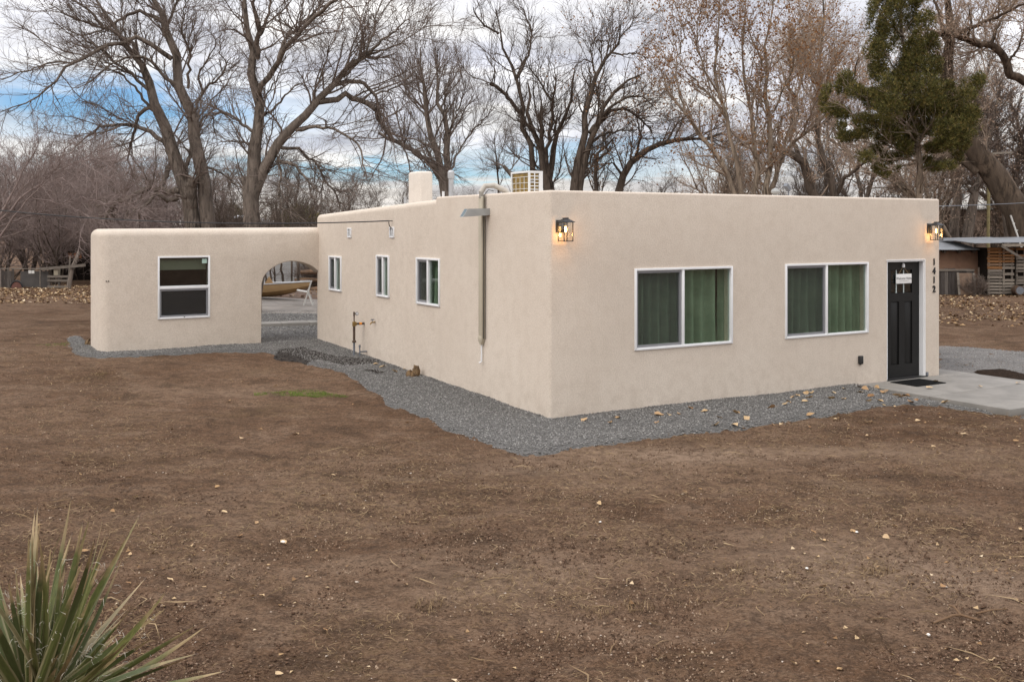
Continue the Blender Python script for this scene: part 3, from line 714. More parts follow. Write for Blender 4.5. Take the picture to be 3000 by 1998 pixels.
jb.box(6.70, 7.702, -.012, .002, 2.013, 2.030).box(7.683, 7.702, -.012, .002, .0, 2.013).build('door_frame', M['white'], house)
MB().box(6.73, 7.74, -.03, .15, .001, .021).build('door_sill', M['black'], house)

# chimney, roof pipes and other things of the roof
chim = MB().box(0, .31, 0, .57, 2.5, 3.72)
cme = bevel_sel(chim, [(lambda a, b: near(a.x, b.x) and near(a.y, b.y), .06), (lambda a, b: a.z > 3.6 and b.z > 3.6, .07)], 5)
c_o = link('chimney', cme, stucco('pale_stucco', (.66, .60, .53), (.72, .66, .59)), house, (1.49, 7.16, 0)); cme.polygons.foreach_set('use_smooth', np.ones(len(cme.polygons), bool)); cme.set_sharp_from_angle(angle=R(40))
vp = MB().lathe([(.042, 2.6), (.042, 3.41)], (.5, 3.85, 0), 14).build('vent_pipe', M['galv'], house)
MB().lathe([(.055, 3.40), (.058, 3.44), (.058, 3.50), (.050, 3.525), (.02, 3.54)], (.5, 3.85, 0), 14).build('pipe_cap', M['galv'], vp)
MB().lathe([(.022, 2.6), (.022, 3.19)], (.5, 4.14, 0), 10).build('vent_pipe', M['white'], house)
MB().lathe([(.028, 2.6), (.028, 3.14)], (.5, 5.7, 0), 10).build('vent_pipe', M['galv'], house)
# dome and flood light that just show over the front parapet
def roof_uv(pxx, v0):
    r = (pxx - 1500) / FPX; ox = HX - HS * v0; oy = HY + HC * v0
    return (r * oy - ox) / (HC - HS * r)
u_ = roof_uv(2272, 2.4)
MB().lathe([(.035, 2.6), (.035, 3.20), (.07, 3.21), (.085, 3.245), (.065, 3.29), (.02, 3.305)], (u_, 2.4, .0), 14).build('roof_vent', M['canale'], house)
u_ = roof_uv(2310, 2.4)
MB().tube([(u_, 2.4, 2.6), (u_, 2.4, 3.27)], .014, 8).beam((u_ - .10, 2.38, 3.38), (u_ + .01, 2.40, 3.28), .08, .07).build('flood_light', M['greypipe'], house)
# drain spout (canale) through the parapet
pf = [(0, 2.752), (0, 2.852), (-.37, 2.842), (-.45, 2.722)]
cn = MB().prism(pf, 1.625, 1.637).prism(pf, 1.725, 1.737)
cn.add([(0, 1.637, 2.752), (0, 1.725, 2.752), (-.45, 1.725, 2.722), (-.45, 1.637, 2.722), (0, 1.637, 2.762), (0, 1.725, 2.762), (-.446, 1.725, 2.732), (-.446, 1.637, 2.732)],
       [(0, 3, 2, 1), (4, 5, 6, 7), (0, 1, 5, 4), (1, 2, 6, 5), (2, 3, 7, 6), (3, 0, 4, 7)])
can = cn.build('drain_spout', M['canale'], house)
MB().add([(-.05, 1.638, 2.763), (-.05, 1.724, 2.763), (-.375, 1.724, 2.838), (-.375, 1.638, 2.838), (-.44, 1.638, 2.734), (-.44, 1.724, 2.734)],
         [(0, 1, 2, 3), (3, 2, 5, 4)]).build('spout_opening', M['canale_in'], can)

# ---- things fixed to or hung on the house
def lantern(u, z, label):
    t = thing('wall_lantern', label, 'lantern', hw(u, 0, z), TH, 'lit wall lanterns')
    MB().box(-.060, .060, -.022, -.002, -.045, .125).box(-.018, .018, -.14, -.022, .085, .112).build('back_plate', M['black'], t, bevel=.003)
    c = -.145; h = .070
    rf = MB(); a, b = .092, .030
    rf.add([(-a, c - a, .098), (a, c - a, .098), (a, c + a, .098), (-a, c + a, .098), (-b, c - b, .140), (b, c - b, .140), (b, c + b, .140), (-b, c + b, .140)],
           [(0, 3, 2, 1), (4, 5, 6, 7), (0, 1, 5, 4), (1, 2, 6, 5), (2, 3, 7, 6), (3, 0, 4, 7)])
    rf.box(-a, a, c - a, c + a, .090, .0975).box(-.03, .03, c - .03, c + .03, .1405, .155).build('lantern_roof', M['black'], t)
    cg = MB()
    for sx in (-1, 1):
        for sy in (-1, 1): cg.box(sx * h - .005, sx * h + .005, c + sy * h - .005, c + sy * h + .005, -.152, .0895)
    for zz in (-.162,): frame_xy(cg, h + .005, c, zz, zz + .0098)
    cg.build('cage', M['black'], t)
    for sx in (-1, 1): MB().box(sx * h - .001, sx * h + .001, c - h + .006, c + h - .006, -.150, .088).build('pane', M['lampglass'], t)
    for sy in (-1, 1): MB().box(-h + .006, h - .006, c + sy * h - .001, c + sy * h + .001, -.150, .088).build('pane', M['lampglass'], t)
    MB().lathe([(.016, .088), (.016, .045), (.013, .04)][::-1], (0, c, 0), 10).build('socket', M['offwhite'], t)
    MB().lathe([(.004, -.040), (.016, -.030), (.020, -.01), (.017, .015), (.012, .038)], (0, c, 0), 12).build('bulb', M['bulb'], t, smooth=True)
    ld = bpy.data.lights.new('lantern_light', 'POINT'); ld.energy = 2.0; ld.color = (1.0, .50, .17); ld.shadow_soft_size = .03
    lo = bpy.data.objects.new('lantern_light', ld); COL.objects.link(lo); lo.parent = t; lo.location = (0, c, -.075)
    return t
def frame_xy(mb, h, c, z0, z1, w=.010):
    mb.box(-h, h, c - h, c - h + w, z0, z1).box(-h, h, c + h - w, c + h, z0, z1).box(-h, -h + w, c - h + w, c + h - w, z0, z1).box(h - w, h, c - h + w, c + h - w, z0, z1)
lantern(.155, 2.545, 'lit black glass wall lantern near the house corner')
lantern(7.815, 2.515, 'lit black glass wall lantern above the house number')

def text_mesh(s, size, ext=.004, shear=0.0, off=0.0):
    c = bpy.data.curves.new('lettering', 'FONT'); c.body = s; c.size = size; c.extrude = ext; c.shear = shear; c.offset = off; c.align_x = 'CENTER'
    o = bpy.data.objects.new('lettering', c); COL.objects.link(o)
    dg = bpy.context.evaluated_depsgraph_get(); dg.update()
    me = bpy.data.meshes.new_from_object(o.evaluated_get(dg)); bpy.data.objects.remove(o); bpy.data.curves.remove(c); return me
hn = thing('house_number', 'black house number 1412 down the wall right of the door', 'house number', hw(7.935, 0, 1.745), TH)
for i, ch in enumerate('1412'):
    me = text_mesh(ch, .155, .006, 0, .004); o = link('digit', me, M['black'], hn, (0, -.010, .235 - i * .157 - .055), (pi / 2, 0, 0))
sg = thing('welcome_sign', 'white Welcome Home sign hung by twine on the dark door', 'sign', hw(7.243, .075, 1.7), TH)
MB().box(-.20, .20, -.006, .004, -.083, .080).build('board', mat('white_sign_board', (.80, .79, .77), .6), sg, bevel=.002)
MB().tube([(-.13, -.001, .078), (-.02, -.004, .21), (.13, -.001, .078)], .0028, 6).build('twine', mat('jute_twine', (.36, .26, .14), .9), sg)
tm = text_mesh('Welcome Home', .060, .0006, .25); link('lettering', tm, M['black'], sg, (0, -.0072, -.014), (pi / 2, 0, 0))
MB().tube([(-.12, -.0066, -.045), (-.03, -.0066, -.036), (.05, -.0066, -.044), (.12, -.0066, -.036)], .0015, 5).build('flourish', M['black'], sg)
hk = MB().lathe([(.004, -.04), (.026, -.03), (.026, .012), (.012, .038)], (0, 0, 0), 12)
tag(hk.build('hook', M['offwhite'], None, hw(7.225, .068, 1.925), TH, smooth=True), 'small white adhesive hook at the top of the dark door', 'hook')
ot = thing('power_outlet', 'black weatherproof power outlet cover low on the front wall', 'outlet', hw(6.05, 0, .402), TH)
MB().box(-.042, .042, -.05, -.001, -.070, .068).build('cover', M['black'], ot, bevel=.012)
MB().tube([(0, -.02, -.069), (0, -.02, -.082)], .012, 8).build('cord_hole', M['black'], ot)
# doorbell-like bit at the foot of the door frame
tag(MB().box(-.02, .02, -.03, -.002, 0, .07).build('door_stop', M['greypipe'], None, hw(7.74, 0, .01), TH, bevel=.004), 'small grey bracket at the foot of the door frame', 'bracket')

# conduit for the cooling pipes
dc = thing('pipe_cover', 'tall tan plastic pipe cover running down the side wall', 'pipe cover', hw(0, 1.83, .5), TH)
MB().box(-.060, -.002, -.055, .045, .40, 2.53).build('cover', M['duct'], dc, bevel=.006)
MB().box(-.062, -.003, -.052, .052, .385, .46).build('end_collar', M['duct'], dc, bevel=.004)
MB().add([(-.06, -.05, .385), (-.002, -.05, .385), (-.002, .05, .385), (-.06, .05, .385), (-.05, -.02, .325), (-.01, -.02, .325), (-.01, .02, .325), (-.05, .02, .325)],
         [(0, 1, 2, 3), (7, 6, 5, 4), (0, 4, 5, 1), (1, 5, 6, 2), (2, 6, 7, 3), (3, 7, 4, 0)]).build('end_taper', M['duct'], dc)
MB().tube([(-.03, 0, .33), (-.03, 0, .075), (-.06, .02, .055)], .013, 8).build('drain_pipe', M['white'], dc)
MB().tube([(-.035, 0, 2.52), (-.04, -.005, 2.60), (.02, -.02, 2.69), (.14, -.07, 2.70), (.30, -.15, 2.62), (.42, -.22, 2.45)], .042, 10).build('insulated_elbow', mat('painted_insulation', (.47, .435, .38), .8, var=.12, vscale=9), dc, smooth=True)
w1 = [(.12, -.10, 2.615), (.04, -.085, 2.63), (-.025, -.072, 2.55), (-.03, -.066, 2.0), (-.03, -.068, 1.2), (-.03, -.064, .42)]
MB().tube(w1, .006, 6).build('cable', M['black'], dc)
MB().tube([(p[0] + .01, p[1] - .035, p[2] - .01) for p in w1[2:]], .0045, 6).build('cable', M['black'], dc)

# outdoor unit on the roof
ac = thing('condenser_unit', 'white air conditioner condenser with rusty yellow fins on the roof', 'air conditioner', hw(1.145, 2.40, 2.86), TH)
w_, d_, h_ = .27, .56, .62
fr = MB().box(0, w_, 0, d_, h_ - .03, h_).box(0, w_, 0, d_, 0, .05)
fr.box(0, .02, 0, .018, .05, h_ - .03).box(0, .02, d_ - .03, d_, .05, h_ - .03).box(w_ - .07, w_, 0, .02, .05, h_ - .03).box(.02, .035, 0, .02, .05, h_ - .03).box(w_ - .02, w_, .02, d_, .05, h_ - .03)
fr.build('casing', M['offwhite'], ac)
MB().box(.022, w_ - .03, .022, d_ - .035, .05, h_ - .031).build('coil', M['copper'], ac)
g = MB()
for i in range(1, 4): g.tube([(.006, .018 + i * (d_ - .05) / 4, .05), (.006, .018 + i * (d_ - .05) / 4, h_ - .1)], .004, 5)
for j in range(1, 6): g.tube([(.004, .016, .05 + j * .095), (.004, d_ - .03, .05 + j * .095)], .004, 5)
g.build('wire_guard', M['offwhite'], ac)
s_ = MB(); x0, x1 = .036, w_ - .072; xm = (x0 + x1) / 2
s_.box(xm - .008, xm + .008, .002, .016, .05, h_ - .03)
for j in range(11): s_.box(x0, x1, .004, .018, .052 + j * .053, .066 + j * .053)
s_.build('louvre', M['offwhite'], ac)
MB().box(x0 + .002, xm - .008, .0005, .004, h_ - .192, h_ - .165).build('nameplate', M['galv'], ac)
for yy in (.05, d_ - .1): MB().box(-.02, w_ + .02, yy, yy + .05, -.12, -.001).build('foot', M['greypipe'], ac)

# gas riser
zg = float(zground(*hw(-.2, 6.46)[:2]))
gr = thing('gas_pipe', 'rusty gas riser pipe with gauge standing at the side wall', 'pipe', hw(-.2, 6.46, zg), TH)
MB().tube([(0, 0, -.1), (0, 0, .30)], .020, 10).build('lower_pipe', M['greypipe'], gr)
MB().tube([(0, 0, .30), (0, 0, .62)], .023, 10).build('riser', M['rustpipe'], gr)
MB().lathe([(.03, .285), (.042, .295), (.042, .315), (.03, .325)], (0, 0, 0), 10).build('flange', M['rustpipe'], gr)
MB().lathe([(.028, .59), (.036, .60), (.036, .67), (.028, .68)], (0, 0, 0), 10).tube([(0, 0, .635), (.05, 0, .635)], .03, 10).build('tee', M['brass'], gr)
MB().tube([(.05, 0, .635), (.2, .0, .635)], .021, 10).build('wall_arm', M['rustpipe'], gr)
MB().tube([(.10, 0, .635), (.15, 0, .635)], .0235, 10).build('tape', M['orange'], gr)
MB().tube([(0, 0, .67), (0, 0, .80)], .013, 8).tube([(0, 0, .78), (0, 0, .86)], .019, 8).build('top_pipe', M['rustpipe'], gr)
MB().tube([(0, -.002, .825), (.03, -.002, .825)], .006, 6).tube([(.055, .006, .825), (.055, -.018, .825)], .032, 14).build('gauge', M['greypipe'], gr)
MB().tube([(.055, -.0185, .825), (.055, -.021, .825)], .024, 14).build('dial', M['offwhite'], gr)
fc = thing('wall_tap', 'brass hose tap sticking out of the side wall', 'tap', hw(0, 5.93, .83), TH)
MB().tube([(0, 0, 0), (-.07, 0, 0), (-.10, 0, -.035)], .014, 8).build('spout', M['brass'], fc)
MB().tube([(-.055, 0, .01), (-.055, 0, .05)], .006, 6).tube([(-.085, .0, .05), (-.02, 0, .05)], .011, 6).build('handle', M['greypipe'], fc)
zg = float(zground(*hw(-.14, 6.35)[:2]))
sp = thing('water_pipe', 'short grey water pipe standing low by the side wall', 'pipe', hw(-.14, 6.33, zg), TH)
MB().tube([(0, 0, -.05), (0, 0, .24)], .013, 8).tube([(0, 0, .12), (.14, 0, .12)], .014, 8).build('pipe', M['greypipe'], sp)
MB().lathe([(.012, .2), (.02, .21), (.02, .25)], (0, 0, 0), 8).build('pipe_cap', M['greypipe'], sp)
# service wire with its wall anchor
wa = thing('service_wire', 'black wire running left from its wall anchor over the arched wall', 'wire', hw(0, 5.15, 2.69), TH)
MB().tube([(0, 0, 0), (-.06, 0, 0), (-.07, 0, -.03), (-.05, .02, -.09), (-.03, -.01, -.13)], .009, 6).build('anchor', M['black'], wa)
A = Vector(hw(-.07, 5.15, 2.69)); Bp = Vector(px(-420, 560, 21)); pts = []
for i in range(25):
    t_ = i / 24; p = A.lerp(Bp, t_); p.z -= 4 * .27 * t_ * (1 - t_); pts.append(p)
inv = Matrix.Rotation(-TH, 4, 'Z') @ Matrix.Translation(-Vector(hw(0, 5.15, 2.69)))
MB().tube([inv @ p for p in pts], .011, 5).build('cable', M['black'], wa)

# porch slab, three pours with tooled joints
slab = MB().box(6.02, 8.78, -2.66, -1.345, -.15, .0).build('concrete_slab', M['concrete'], None, (HX, HY, 0), TH, bevel=.012); tag(slab, 'pale concrete porch slab in front of the door', kind='structure')
MB().box(6.02, 8.78, -1.333, -.160, -.15, .0).build('slab_section', M['concrete'], slab, bevel=.012)
MB().box(6.02, 8.10, -.148, -.002, -.15, .0).build('slab_section', M['concrete'], slab, bevel=.006)
MB().box(8.125, 8.78, -.148, .55, -.15, .0).build('slab_section', M['concrete'], slab, bevel=.012)
MB().box(6.03, 8.77, -2.65, .0, -.15, -.012).build('slab_joint', M['old_concrete'], slab)
dmat = MB().box(-.36, .38, -.26, .26, 0, .012)
tag(dmat.build('door_mat', mat('black_rubber_mat', (.010, .010, .010), .95, spec=.04, bump=.6, bscale=120, bdist=.005), None, hw(6.99, -.40, .001), TH, bevel=.004), 'thin black door mat on the concrete slab', 'mat')

# broken stump bits at the wall foot
def stump(loc, s, label):
    z = float(zground(loc[0], loc[1])); t = thing('broken_stump', label, 'stump', (loc[0], loc[1], z))
    for k, (ox, oy, r, h) in enumerate(((-.07, 0, .07, .13), (.04, .02, .075, .2), (.0, -.06, .05, .1))):
        pr = MB(); n = 9
        for j, (rr, zz) in enumerate(((1.1, -.05), (1.0, .04), (.9, h * .7), (.55, h))):
            for q in range(n):
                an = 2 * pi * q / n; k_ = RNG.uniform(.75, 1.2)
                pr.v.append((s * (ox + r * rr * k_ * cos(an)), s * (oy + r * rr * k_ * sin(an)), s * (zz + RNG.uniform(-.02, .03) * (j > 1))))
        for j in range(3):
            for q in range(n): pr.f.append((j * n + q, j * n + (q + 1) % n, (j + 1) * n + (q + 1) % n, (j + 1) * n + q))
        pr.f.append(tuple(3 * n + q for q in range(n)))
        pr.build('wood_chunk', M['stumpwood'], t)
M['stumpwood'] = mat('rotten_wood', (.23, .145, .07), .95, color2=(.07, .042, .022), vscale=14, bump=.8, bscale=30, bdist=.03)
stump(hw(-.16, 3.92), 1.0, 'broken brown stump on the gravel against the side wall')
stump(ga(212, 797), 1.1, 'dark broken stump at the left foot of the arched wall')

# ------------------------------------------------------------------ back yard seen through the arch
def at2(x, y):                                   # ground under a pixel of the 3000 px picture
    return ga(x / 3000 * 2354, y / 3000 * 2354)
def strip(name, a, b, w, z0, z1, m, label, n=2):
    a, b = Vector((*a, 0)), Vector((*b, 0)); d = (b - a); L = d.length; rot = math.atan2(d.y, d.x); root = None
    for i in range(n):
        o = MB().box(L * i / n + .004, L * (i + 1) / n - .004, 0, w, z0, z1).build(name if i == 0 else 'curb_section', m, root, (a.x, a.y, 0) if root is None else None, rot if root is None else 0, bevel=.01)
        if root is None: root = o; tag(o, label, kind='structure')
    return root
k0, k1 = at2(745, 962), at2(985, 957)
strip('concrete_curb', k0, k1, .55, -.1, .30, M['concrete'], 'pale concrete curb behind the arch', 3)
s0 = [at2(700, 925), at2(1000, 925), at2(1000, 882), at2(700, 872)]
OS = patch('old_slab', s0, M['old_concrete'], .03, cell=.15, blur=2, wob=.3, label='cracked old concrete slab behind the arch')
lt = [at2(640, 870), at2(1010, 880), at2(1030, 812), at2(600, 812)]
LB = patch('leafy_bank', lt, mat('leafy_soil', (.12, .07, .045), 1.0, color2=(.07, .045, .03), vscale=3, bump=.8, bscale=15, bdist=.05), .10, cell=.3, blur=4, wob=.5, label='reddish leafy soil bank behind the boat')

def litter(name, x, y, size, label, z=None):
    n = len(x); z = zground(x, y) + .012 if z is None else z
    a = RNG.uniform(0, 2 * pi, n); ca, sa = np.cos(a), np.sin(a); s = size
    base = np.array([(-.5, -.1, 0), (0, -.42, .10), (.55, 0, .02), (0, .42, .16), (-.15, 0, -.05)])
    B = base[None] * RNG.uniform(.7, 1.2, (n, 5, 1)) * s[:, None, None]
    B[..., 2] += RNG.uniform(0, .35, (n, 1)) * s[:, None] * (base[:, 1] > 0)
    X = B[..., 0] * ca[:, None] - B[..., 1] * sa[:, None] + x[:, None]; Y = B[..., 0] * sa[:, None] + B[..., 1] * ca[:, None] + y[:, None]
    V = np.stack([X, Y, B[..., 2] + z[:, None]], -1).reshape(-1, 3)
    F = (np.array([(4, 0, 1), (4, 1, 2), (4, 2, 3), (4, 3, 0)])[None] + 5 * np.arange(n)[:, None, None]).reshape(-1, 3)
    me = bpy.data.meshes.new(name); set_mesh(me, V, [F]); return tag(link(name, me, M['litter']), label, kind='stuff')
def quad_pts(poly, n):
    P = np.array(poly); x0, y0 = P.min(0); x1, y1 = P.max(0)
    x = RNG.uniform(x0, x1, n * 3); y = RNG.uniform(y0, y1, n * 3); k = in_poly(x, y, poly); return x[k][:n], y[k][:n]
x, y = quad_pts(lt, 2600); litter('fallen_leaves', x, y, RNG.uniform(.07, .14, len(x)), 'fallen brown leaves on the bank behind the boat', zground(x, y) + .09)
x, y = quad_pts([at2(2600, 960), at2(3200, 960), at2(3350, 870), at2(2500, 865)], 3800); k = clump(x, y, .25, .3, .62, 8); x, y = x[k], y[k]
litter('fallen_leaves', x, y, RNG.uniform(.07, .13, len(x)), 'fallen tan leaves strewn over the ground before the shed')
x, y = quad_pts([at2(-150, 890), at2(350, 890), at2(330, 838), at2(-150, 838)], 2200); k = clump(x, y, .3, .35, .6, 18); x, y = x[k], y[k]
litter('fallen_leaves', x, y, RNG.uniform(.07, .12, len(x)), 'fallen tan leaves along the junk fence at the left')
x, y = yard_pts(1500, 5, 26); k = clump(x, y, .4, .42, .7, 28); x, y = x[k], y[k]
litter('leaf_scraps', x, y, RNG.uniform(.018, .045, len(x)), 'small pale leaf scraps over the dirt yard')

# boat
bx, by = at2(838, 881); bz = float(zground(bx, by)) + .02
boat = thing('rowing_boat', 'ochre rowing boat resting on the old slab behind the arch', 'boat', (bx - 1.35, by, bz), R(-4))
def hull(z0, z1, off=0.0, name='hull', m=None, parent=None, thick=True):
    st = np.linspace(0, 1, 15); ring = []
    for t in st:                                  # stern (t=0) to bow (t=1)
        xx = -2.1 + 4.15 * t; wb = .62 * (1 - max(0, (t - .45) / .55) ** 2.4); keel = .10 + .0 * t + .30 * max(0, (t - .62) / .38) ** 2.2
        sheer = .50 + .06 * (2 * t - 1) ** 2 + .06 * t
        sec = []
        for s in np.linspace(0, 1, 9):
            a = s * pi / 2; yy = wb * (sin(a) ** .75) if s > 0 else 0; zz = keel + (sheer - keel) * (1 - cos(a) ** .9 if s < 1 else 1)
            sec.append((xx + (.18 * s if t > .9 else 0) * (t - .9) * 10, max(yy, .012) if s > 0 else 0, zz))
        ring.append(sec)
    mb = MB(); V = []; n = 9
    sel = [i for i in range(n) if z0 <= i / (n - 1) <= z1]
    for sgn in (-1, 1):
        b = len(mb.v)
        for sec in ring:
            for i in sel: p = sec[i]; mb.v.append((p[0], sgn * (p[1] + off * (i > 0)), p[2]))
        k = len(sel)
        for i in range(len(ring) - 1):
            for j in range(k - 1):
                f = (b + i * k + j, b + (i + 1) * k + j, b + (i + 1) * k + j + 1, b + i * k + j + 1); mb.f.append(f if sgn < 0 else f[::-1])
        if True: mb.f.append(tuple(b + j for j in range(k)) + ((tuple()) if len(sel) < 2 else ()))
    return mb.build(name, m, parent, smooth=True)
hull(0, .64, 0, 'lower_hull', M['boatlow'], boat); hull(.62, 1, .012, 'upper_strake', M['boathigh'], boat)
gm = MB()
for sgn in (-1, 1):
    pts = []
    for t in np.linspace(0, 1, 15):
        wb = .62 * (1 - max(0, (t - .45) / .55) ** 2.4); pts.append((-2.1 + 4.15 * t + (.18 * (t - .9) * 10 if t > .9 else 0), sgn * (wb + .015), .50 + .06 * (2 * t - 1) ** 2 + .06 * t + .012))
    gm.tube(pts, .022, 6)
gm.build('gunwale', M['galv'], boat)
for xx in (-1.2, .1): MB().box(xx, xx + .25, -.58, .58, .36, .39).build('seat', M['boathigh'], boat)
MB().prism([(.62, .50), (.80, .80), (.98, .52)], -.03, .0).build('bow_fin', M['boathigh'], boat)
MB().box(1.85, 2.2, -.02, .02, .64, .67).build('bow_plate', M['whitewood'], boat)
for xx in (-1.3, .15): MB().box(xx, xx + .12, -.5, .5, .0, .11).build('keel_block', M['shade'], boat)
# folding chair, seen from the side
qx, qy = at2(903, 899); qz = float(zground(qx, qy)) + .02
ch = thing('folding_chair', 'white wooden folding chair standing on the old slab by the boat', 'chair', (qx, qy, qz), R(8))
for sy in (-.2, .2):
    MB().beam((.16, sy, 0), (-.02, sy + (.02 if sy < 0 else -.02), .50), .035, .062, (0, 1, 0)).build('leg', M['whitewood'], ch)
    MB().beam((-.14, sy, 0), (.10, sy, .78), .03, .062, (0, 1, 0)).build('leg', M['whitewood'], ch)
MB().beam((-.34, 0, .50), (.02, 0, .43), .40, .025, (0, 0, 1)).build('seat', M['whitewood'], ch)
for zz in (.58, .68): MB().box(.04 + (zz - .58) * .3, .06 + (zz - .58) * .3, -.19, .19, zz, zz + .06).build('back_slat', M['whitewood'], ch)
# block wall beyond
ox, oy, oz = px(742, 822, 43); bw = thing('block_wall', 'grey concrete block wall beyond the boat behind the arch', 'wall', (ox, oy, oz), R(2))
bme = MB().box(0, .39, 0, .18, 0, .19).mesh('block')
bme.materials.append(M['block'])
for r_ in range(9):
    for c_ in range(7):
        o = bpy.data.objects.new('block', bme); COL.objects.link(o); o.parent = bw; o.location = (-.6 + c_ * .4 + (r_ % 2) * .2, RNG.uniform(-.006, .006), r_ * .2 - .12)
MB().box(-.6, 2.4, .03, .14, -.1, 1.68).build('mortar', M['old_concrete'], bw)
for k, xx in enumerate((855, 874)):
    a = px(xx, 838, 39.5 - k); z0 = float(zground(a[0], a[1]))
    tag(MB().tube([(0, 0, -.1), (0, 0, 2.3)], .05 if k else .04, 7).build('fence_post', M['barkdark'], None, (a[0], a[1], z0)), ('thin dark post standing behind the boat, left one of two', 'thicker dark post standing behind the boat, right one of two')[k], 'post')
for k in range(7):
    a = px(915 + RNG.uniform(-14, 40), 800 + k * 3, 40 + RNG.uniform(-1, 1)); z0 = float(zground(a[0], a[1])) + .15 + .11 * k
    o = MB().tube([(-.55, 0, 0), (-.1, .04, .03), (.5, 0, .01)], [.08, .10, .07], 8).build('log', mat('log_wood', (.20, .12, .07), .95, color2=(.11, .07, .045), vscale=6) if k == 0 else bpy.data.materials['log_wood'], None, (a[0], a[1], z0), R(RNG.uniform(-25, 25)))
    tag(o, 'brown log in the brush heap behind the folding chair', 'log', 'logs in the brush heap behind the arch')

# ------------------------------------------------------------------ shed at the right
SY = 40.0
sx0, sx1 = 15.6, 18.52
zs0 = float(zground(18, 40))
shed = thing('adobe_shed', 'small brown adobe shed with tin roof right of the house', 'shed', (sx0, SY, zs0), 0)
MB().box(0, sx1 - sx0, 0, 2.2, -.2, 1.70).build('wall', M['adobe'], shed, bevel=.03)
for i in range(4): MB().add([(i * .78 - .3, -.34, 1.74 + .006 * (i % 2)), (i * .78 + .50, -.34, 1.74 + .006 * (i % 2)), (i * .78 + .50, 2.5, 2.11 + .006 * (i % 2)), (i * .78 - .3, 2.5, 2.11 + .006 * (i % 2)),
                             (i * .78 - .3, -.34, 1.76 + .006 * (i % 2)), (i * .78 + .50, -.34, 1.76 + .006 * (i % 2)), (i * .78 + .50, 2.5, 2.13 + .006 * (i % 2)), (i * .78 - .3, 2.5, 2.13 + .006 * (i % 2))],
                            [(0, 3, 2, 1), (4, 5, 6, 7), (0, 1, 5, 4), (1, 2, 6, 5), (2, 3, 7, 6), (3, 0, 4, 7)]).build('roof_sheet', M['tin'], shed)
for i in range(5): MB().tube([(.35 + i * .58, -.22, 1.66), (.35 + i * .58, .02, 1.69)], .055, 7).build('roof_beam', M['barkdark'], shed)
ps = thing('pallet_shed', 'shed walled with orange and grey pallet boards under a low tin roof', 'shed', (sx1, 39.1, zs0), 0)
MB().box(0, 3.4, .20, 2.6, -.2, 1.80).build('wall', M['shade'], ps)
cols = [(.0, .56), (.58, 1.04), (1.09, 1.53), (1.58, 2.13), (2.17, 2.75), (2.80, 3.38)]
for ci, (a, b) in enumerate(cols):
    for r_ in range(15):
        z = .05 + r_ * .121
        if RNG.uniform() < .04: continue
        hh = RNG.uniform(.078, .098); orange = r_ > 8 + (ci % 3) - (ci == 0)
        if ci == 2 and r_ < 12: orange = False
        o = MB().box(a + RNG.uniform(-.02, .01), b + RNG.uniform(-.01, .02), -.012, .012, 0, hh).build('board', M['wood_orange' if orange else 'wood_grey'], ps, (0, RNG.uniform(.09, .125) - (.05 if ci == 2 else 0), z))
        o.rotation_euler = (0, R(RNG.uniform(-.8, .8)), 0)
    for xx in (a + .04, b - .1): MB().box(xx, xx + .06, .135, .20, .0, 1.84).build('stringer', M['wood_grey'], ps)
for i in range(4):
    x_ = -.75 + i * 1.06
    o = MB().add([(0, -.45, 2.01), (1.12, -.45, 2.03), (1.12, 2.9, 2.19), (0, 2.9, 2.17), (0, -.45, 2.03), (1.12, -.45, 2.05), (1.12, 2.9, 2.21), (0, 2.9, 2.19)],
                 [(0, 3, 2, 1), (4, 5, 6, 7), (0, 1, 5, 4), (1, 2, 6, 5), (2, 3, 7, 6), (3, 0, 4, 7)]).build('roof_sheet', M['tin'], ps, (x_, 0, .012 * (i % 2) + .01 * i))
MB().beam((.3, -.42, 1.94), (3.4, -.42, 1.98), .03, .10).build('eave_board', M['wood_grey'], ps)
MB().beam((.25, -.50, 1.92), (1.0, -.55, 1.45), .03, .09).build('hanging_board', M['wood_grey'], ps)
tn = MB()
for i in range(30):
    a_ = i * .06; tn.add([(a_, -.006 * (i % 2), 0), (a_ + .06, -.006 * ((i + 1) % 2), 0), (a_ + .06, -.006 * ((i + 1) % 2), .42), (a_, -.006 * (i % 2), .42)], [(0, 1, 2, 3)])
tag(tn.build('tin_sheet', mat('blue_grey_tin', (.22, .25, .28), .5, metal=.2, var=.3, vscale=5), None, (20.05, 38.9, zs0 - .05), 0), 'blue grey corrugated sheet lying against the pallet shed foot', 'tin sheet')
drum = thing('rusty_drum', 'dark round drum standing on edge by the pallet shed', 'drum', (19.58, 38.9, zs0))
MB().tube([(0, -.1, .20), (0, .22, .20)], .19, 16).build('shell', M['rustpipe'], drum); MB().tube([(0, -.105, .20), (0, -.1, .20)], .15, 16).build('end_plate', M['greypipe'], drum)
gf = thing('grey_fence', 'weathered grey board fence in front of the adobe shed', 'fence', (15.5, 39.45, zs0))
for i in range(18): MB().box(i * .145, i * .145 + .135, 0, .02, 0, RNG.uniform(.97, 1.03)).build('board', M['wood_dark'], gf)
MB().box(0, 2.62, -.03, -.002, .92, 1.0).build('rail', M['wood_grey'], gf)
ld = thing('board_screen', 'brown board screen leaning on the grey fence by the shed', 'screen', (17.75, 39.2, zs0), (R(-10), 0, R(0)))
MB().box(-.28, .22, 0, .03, 0, .86).build('sheet', mat('brown_fibreboard', (.22, .145, .10), .95, color2=(.15, .10, .07), vscale=6), ld)
MB().box(-.37, -.285, -.01, .03, 0, .88).build('side_board', M['wood_grey'], ld); MB().box(.26, .34, -.01, .03, 0, .86).build('side_board', M['wood_grey'], ld)
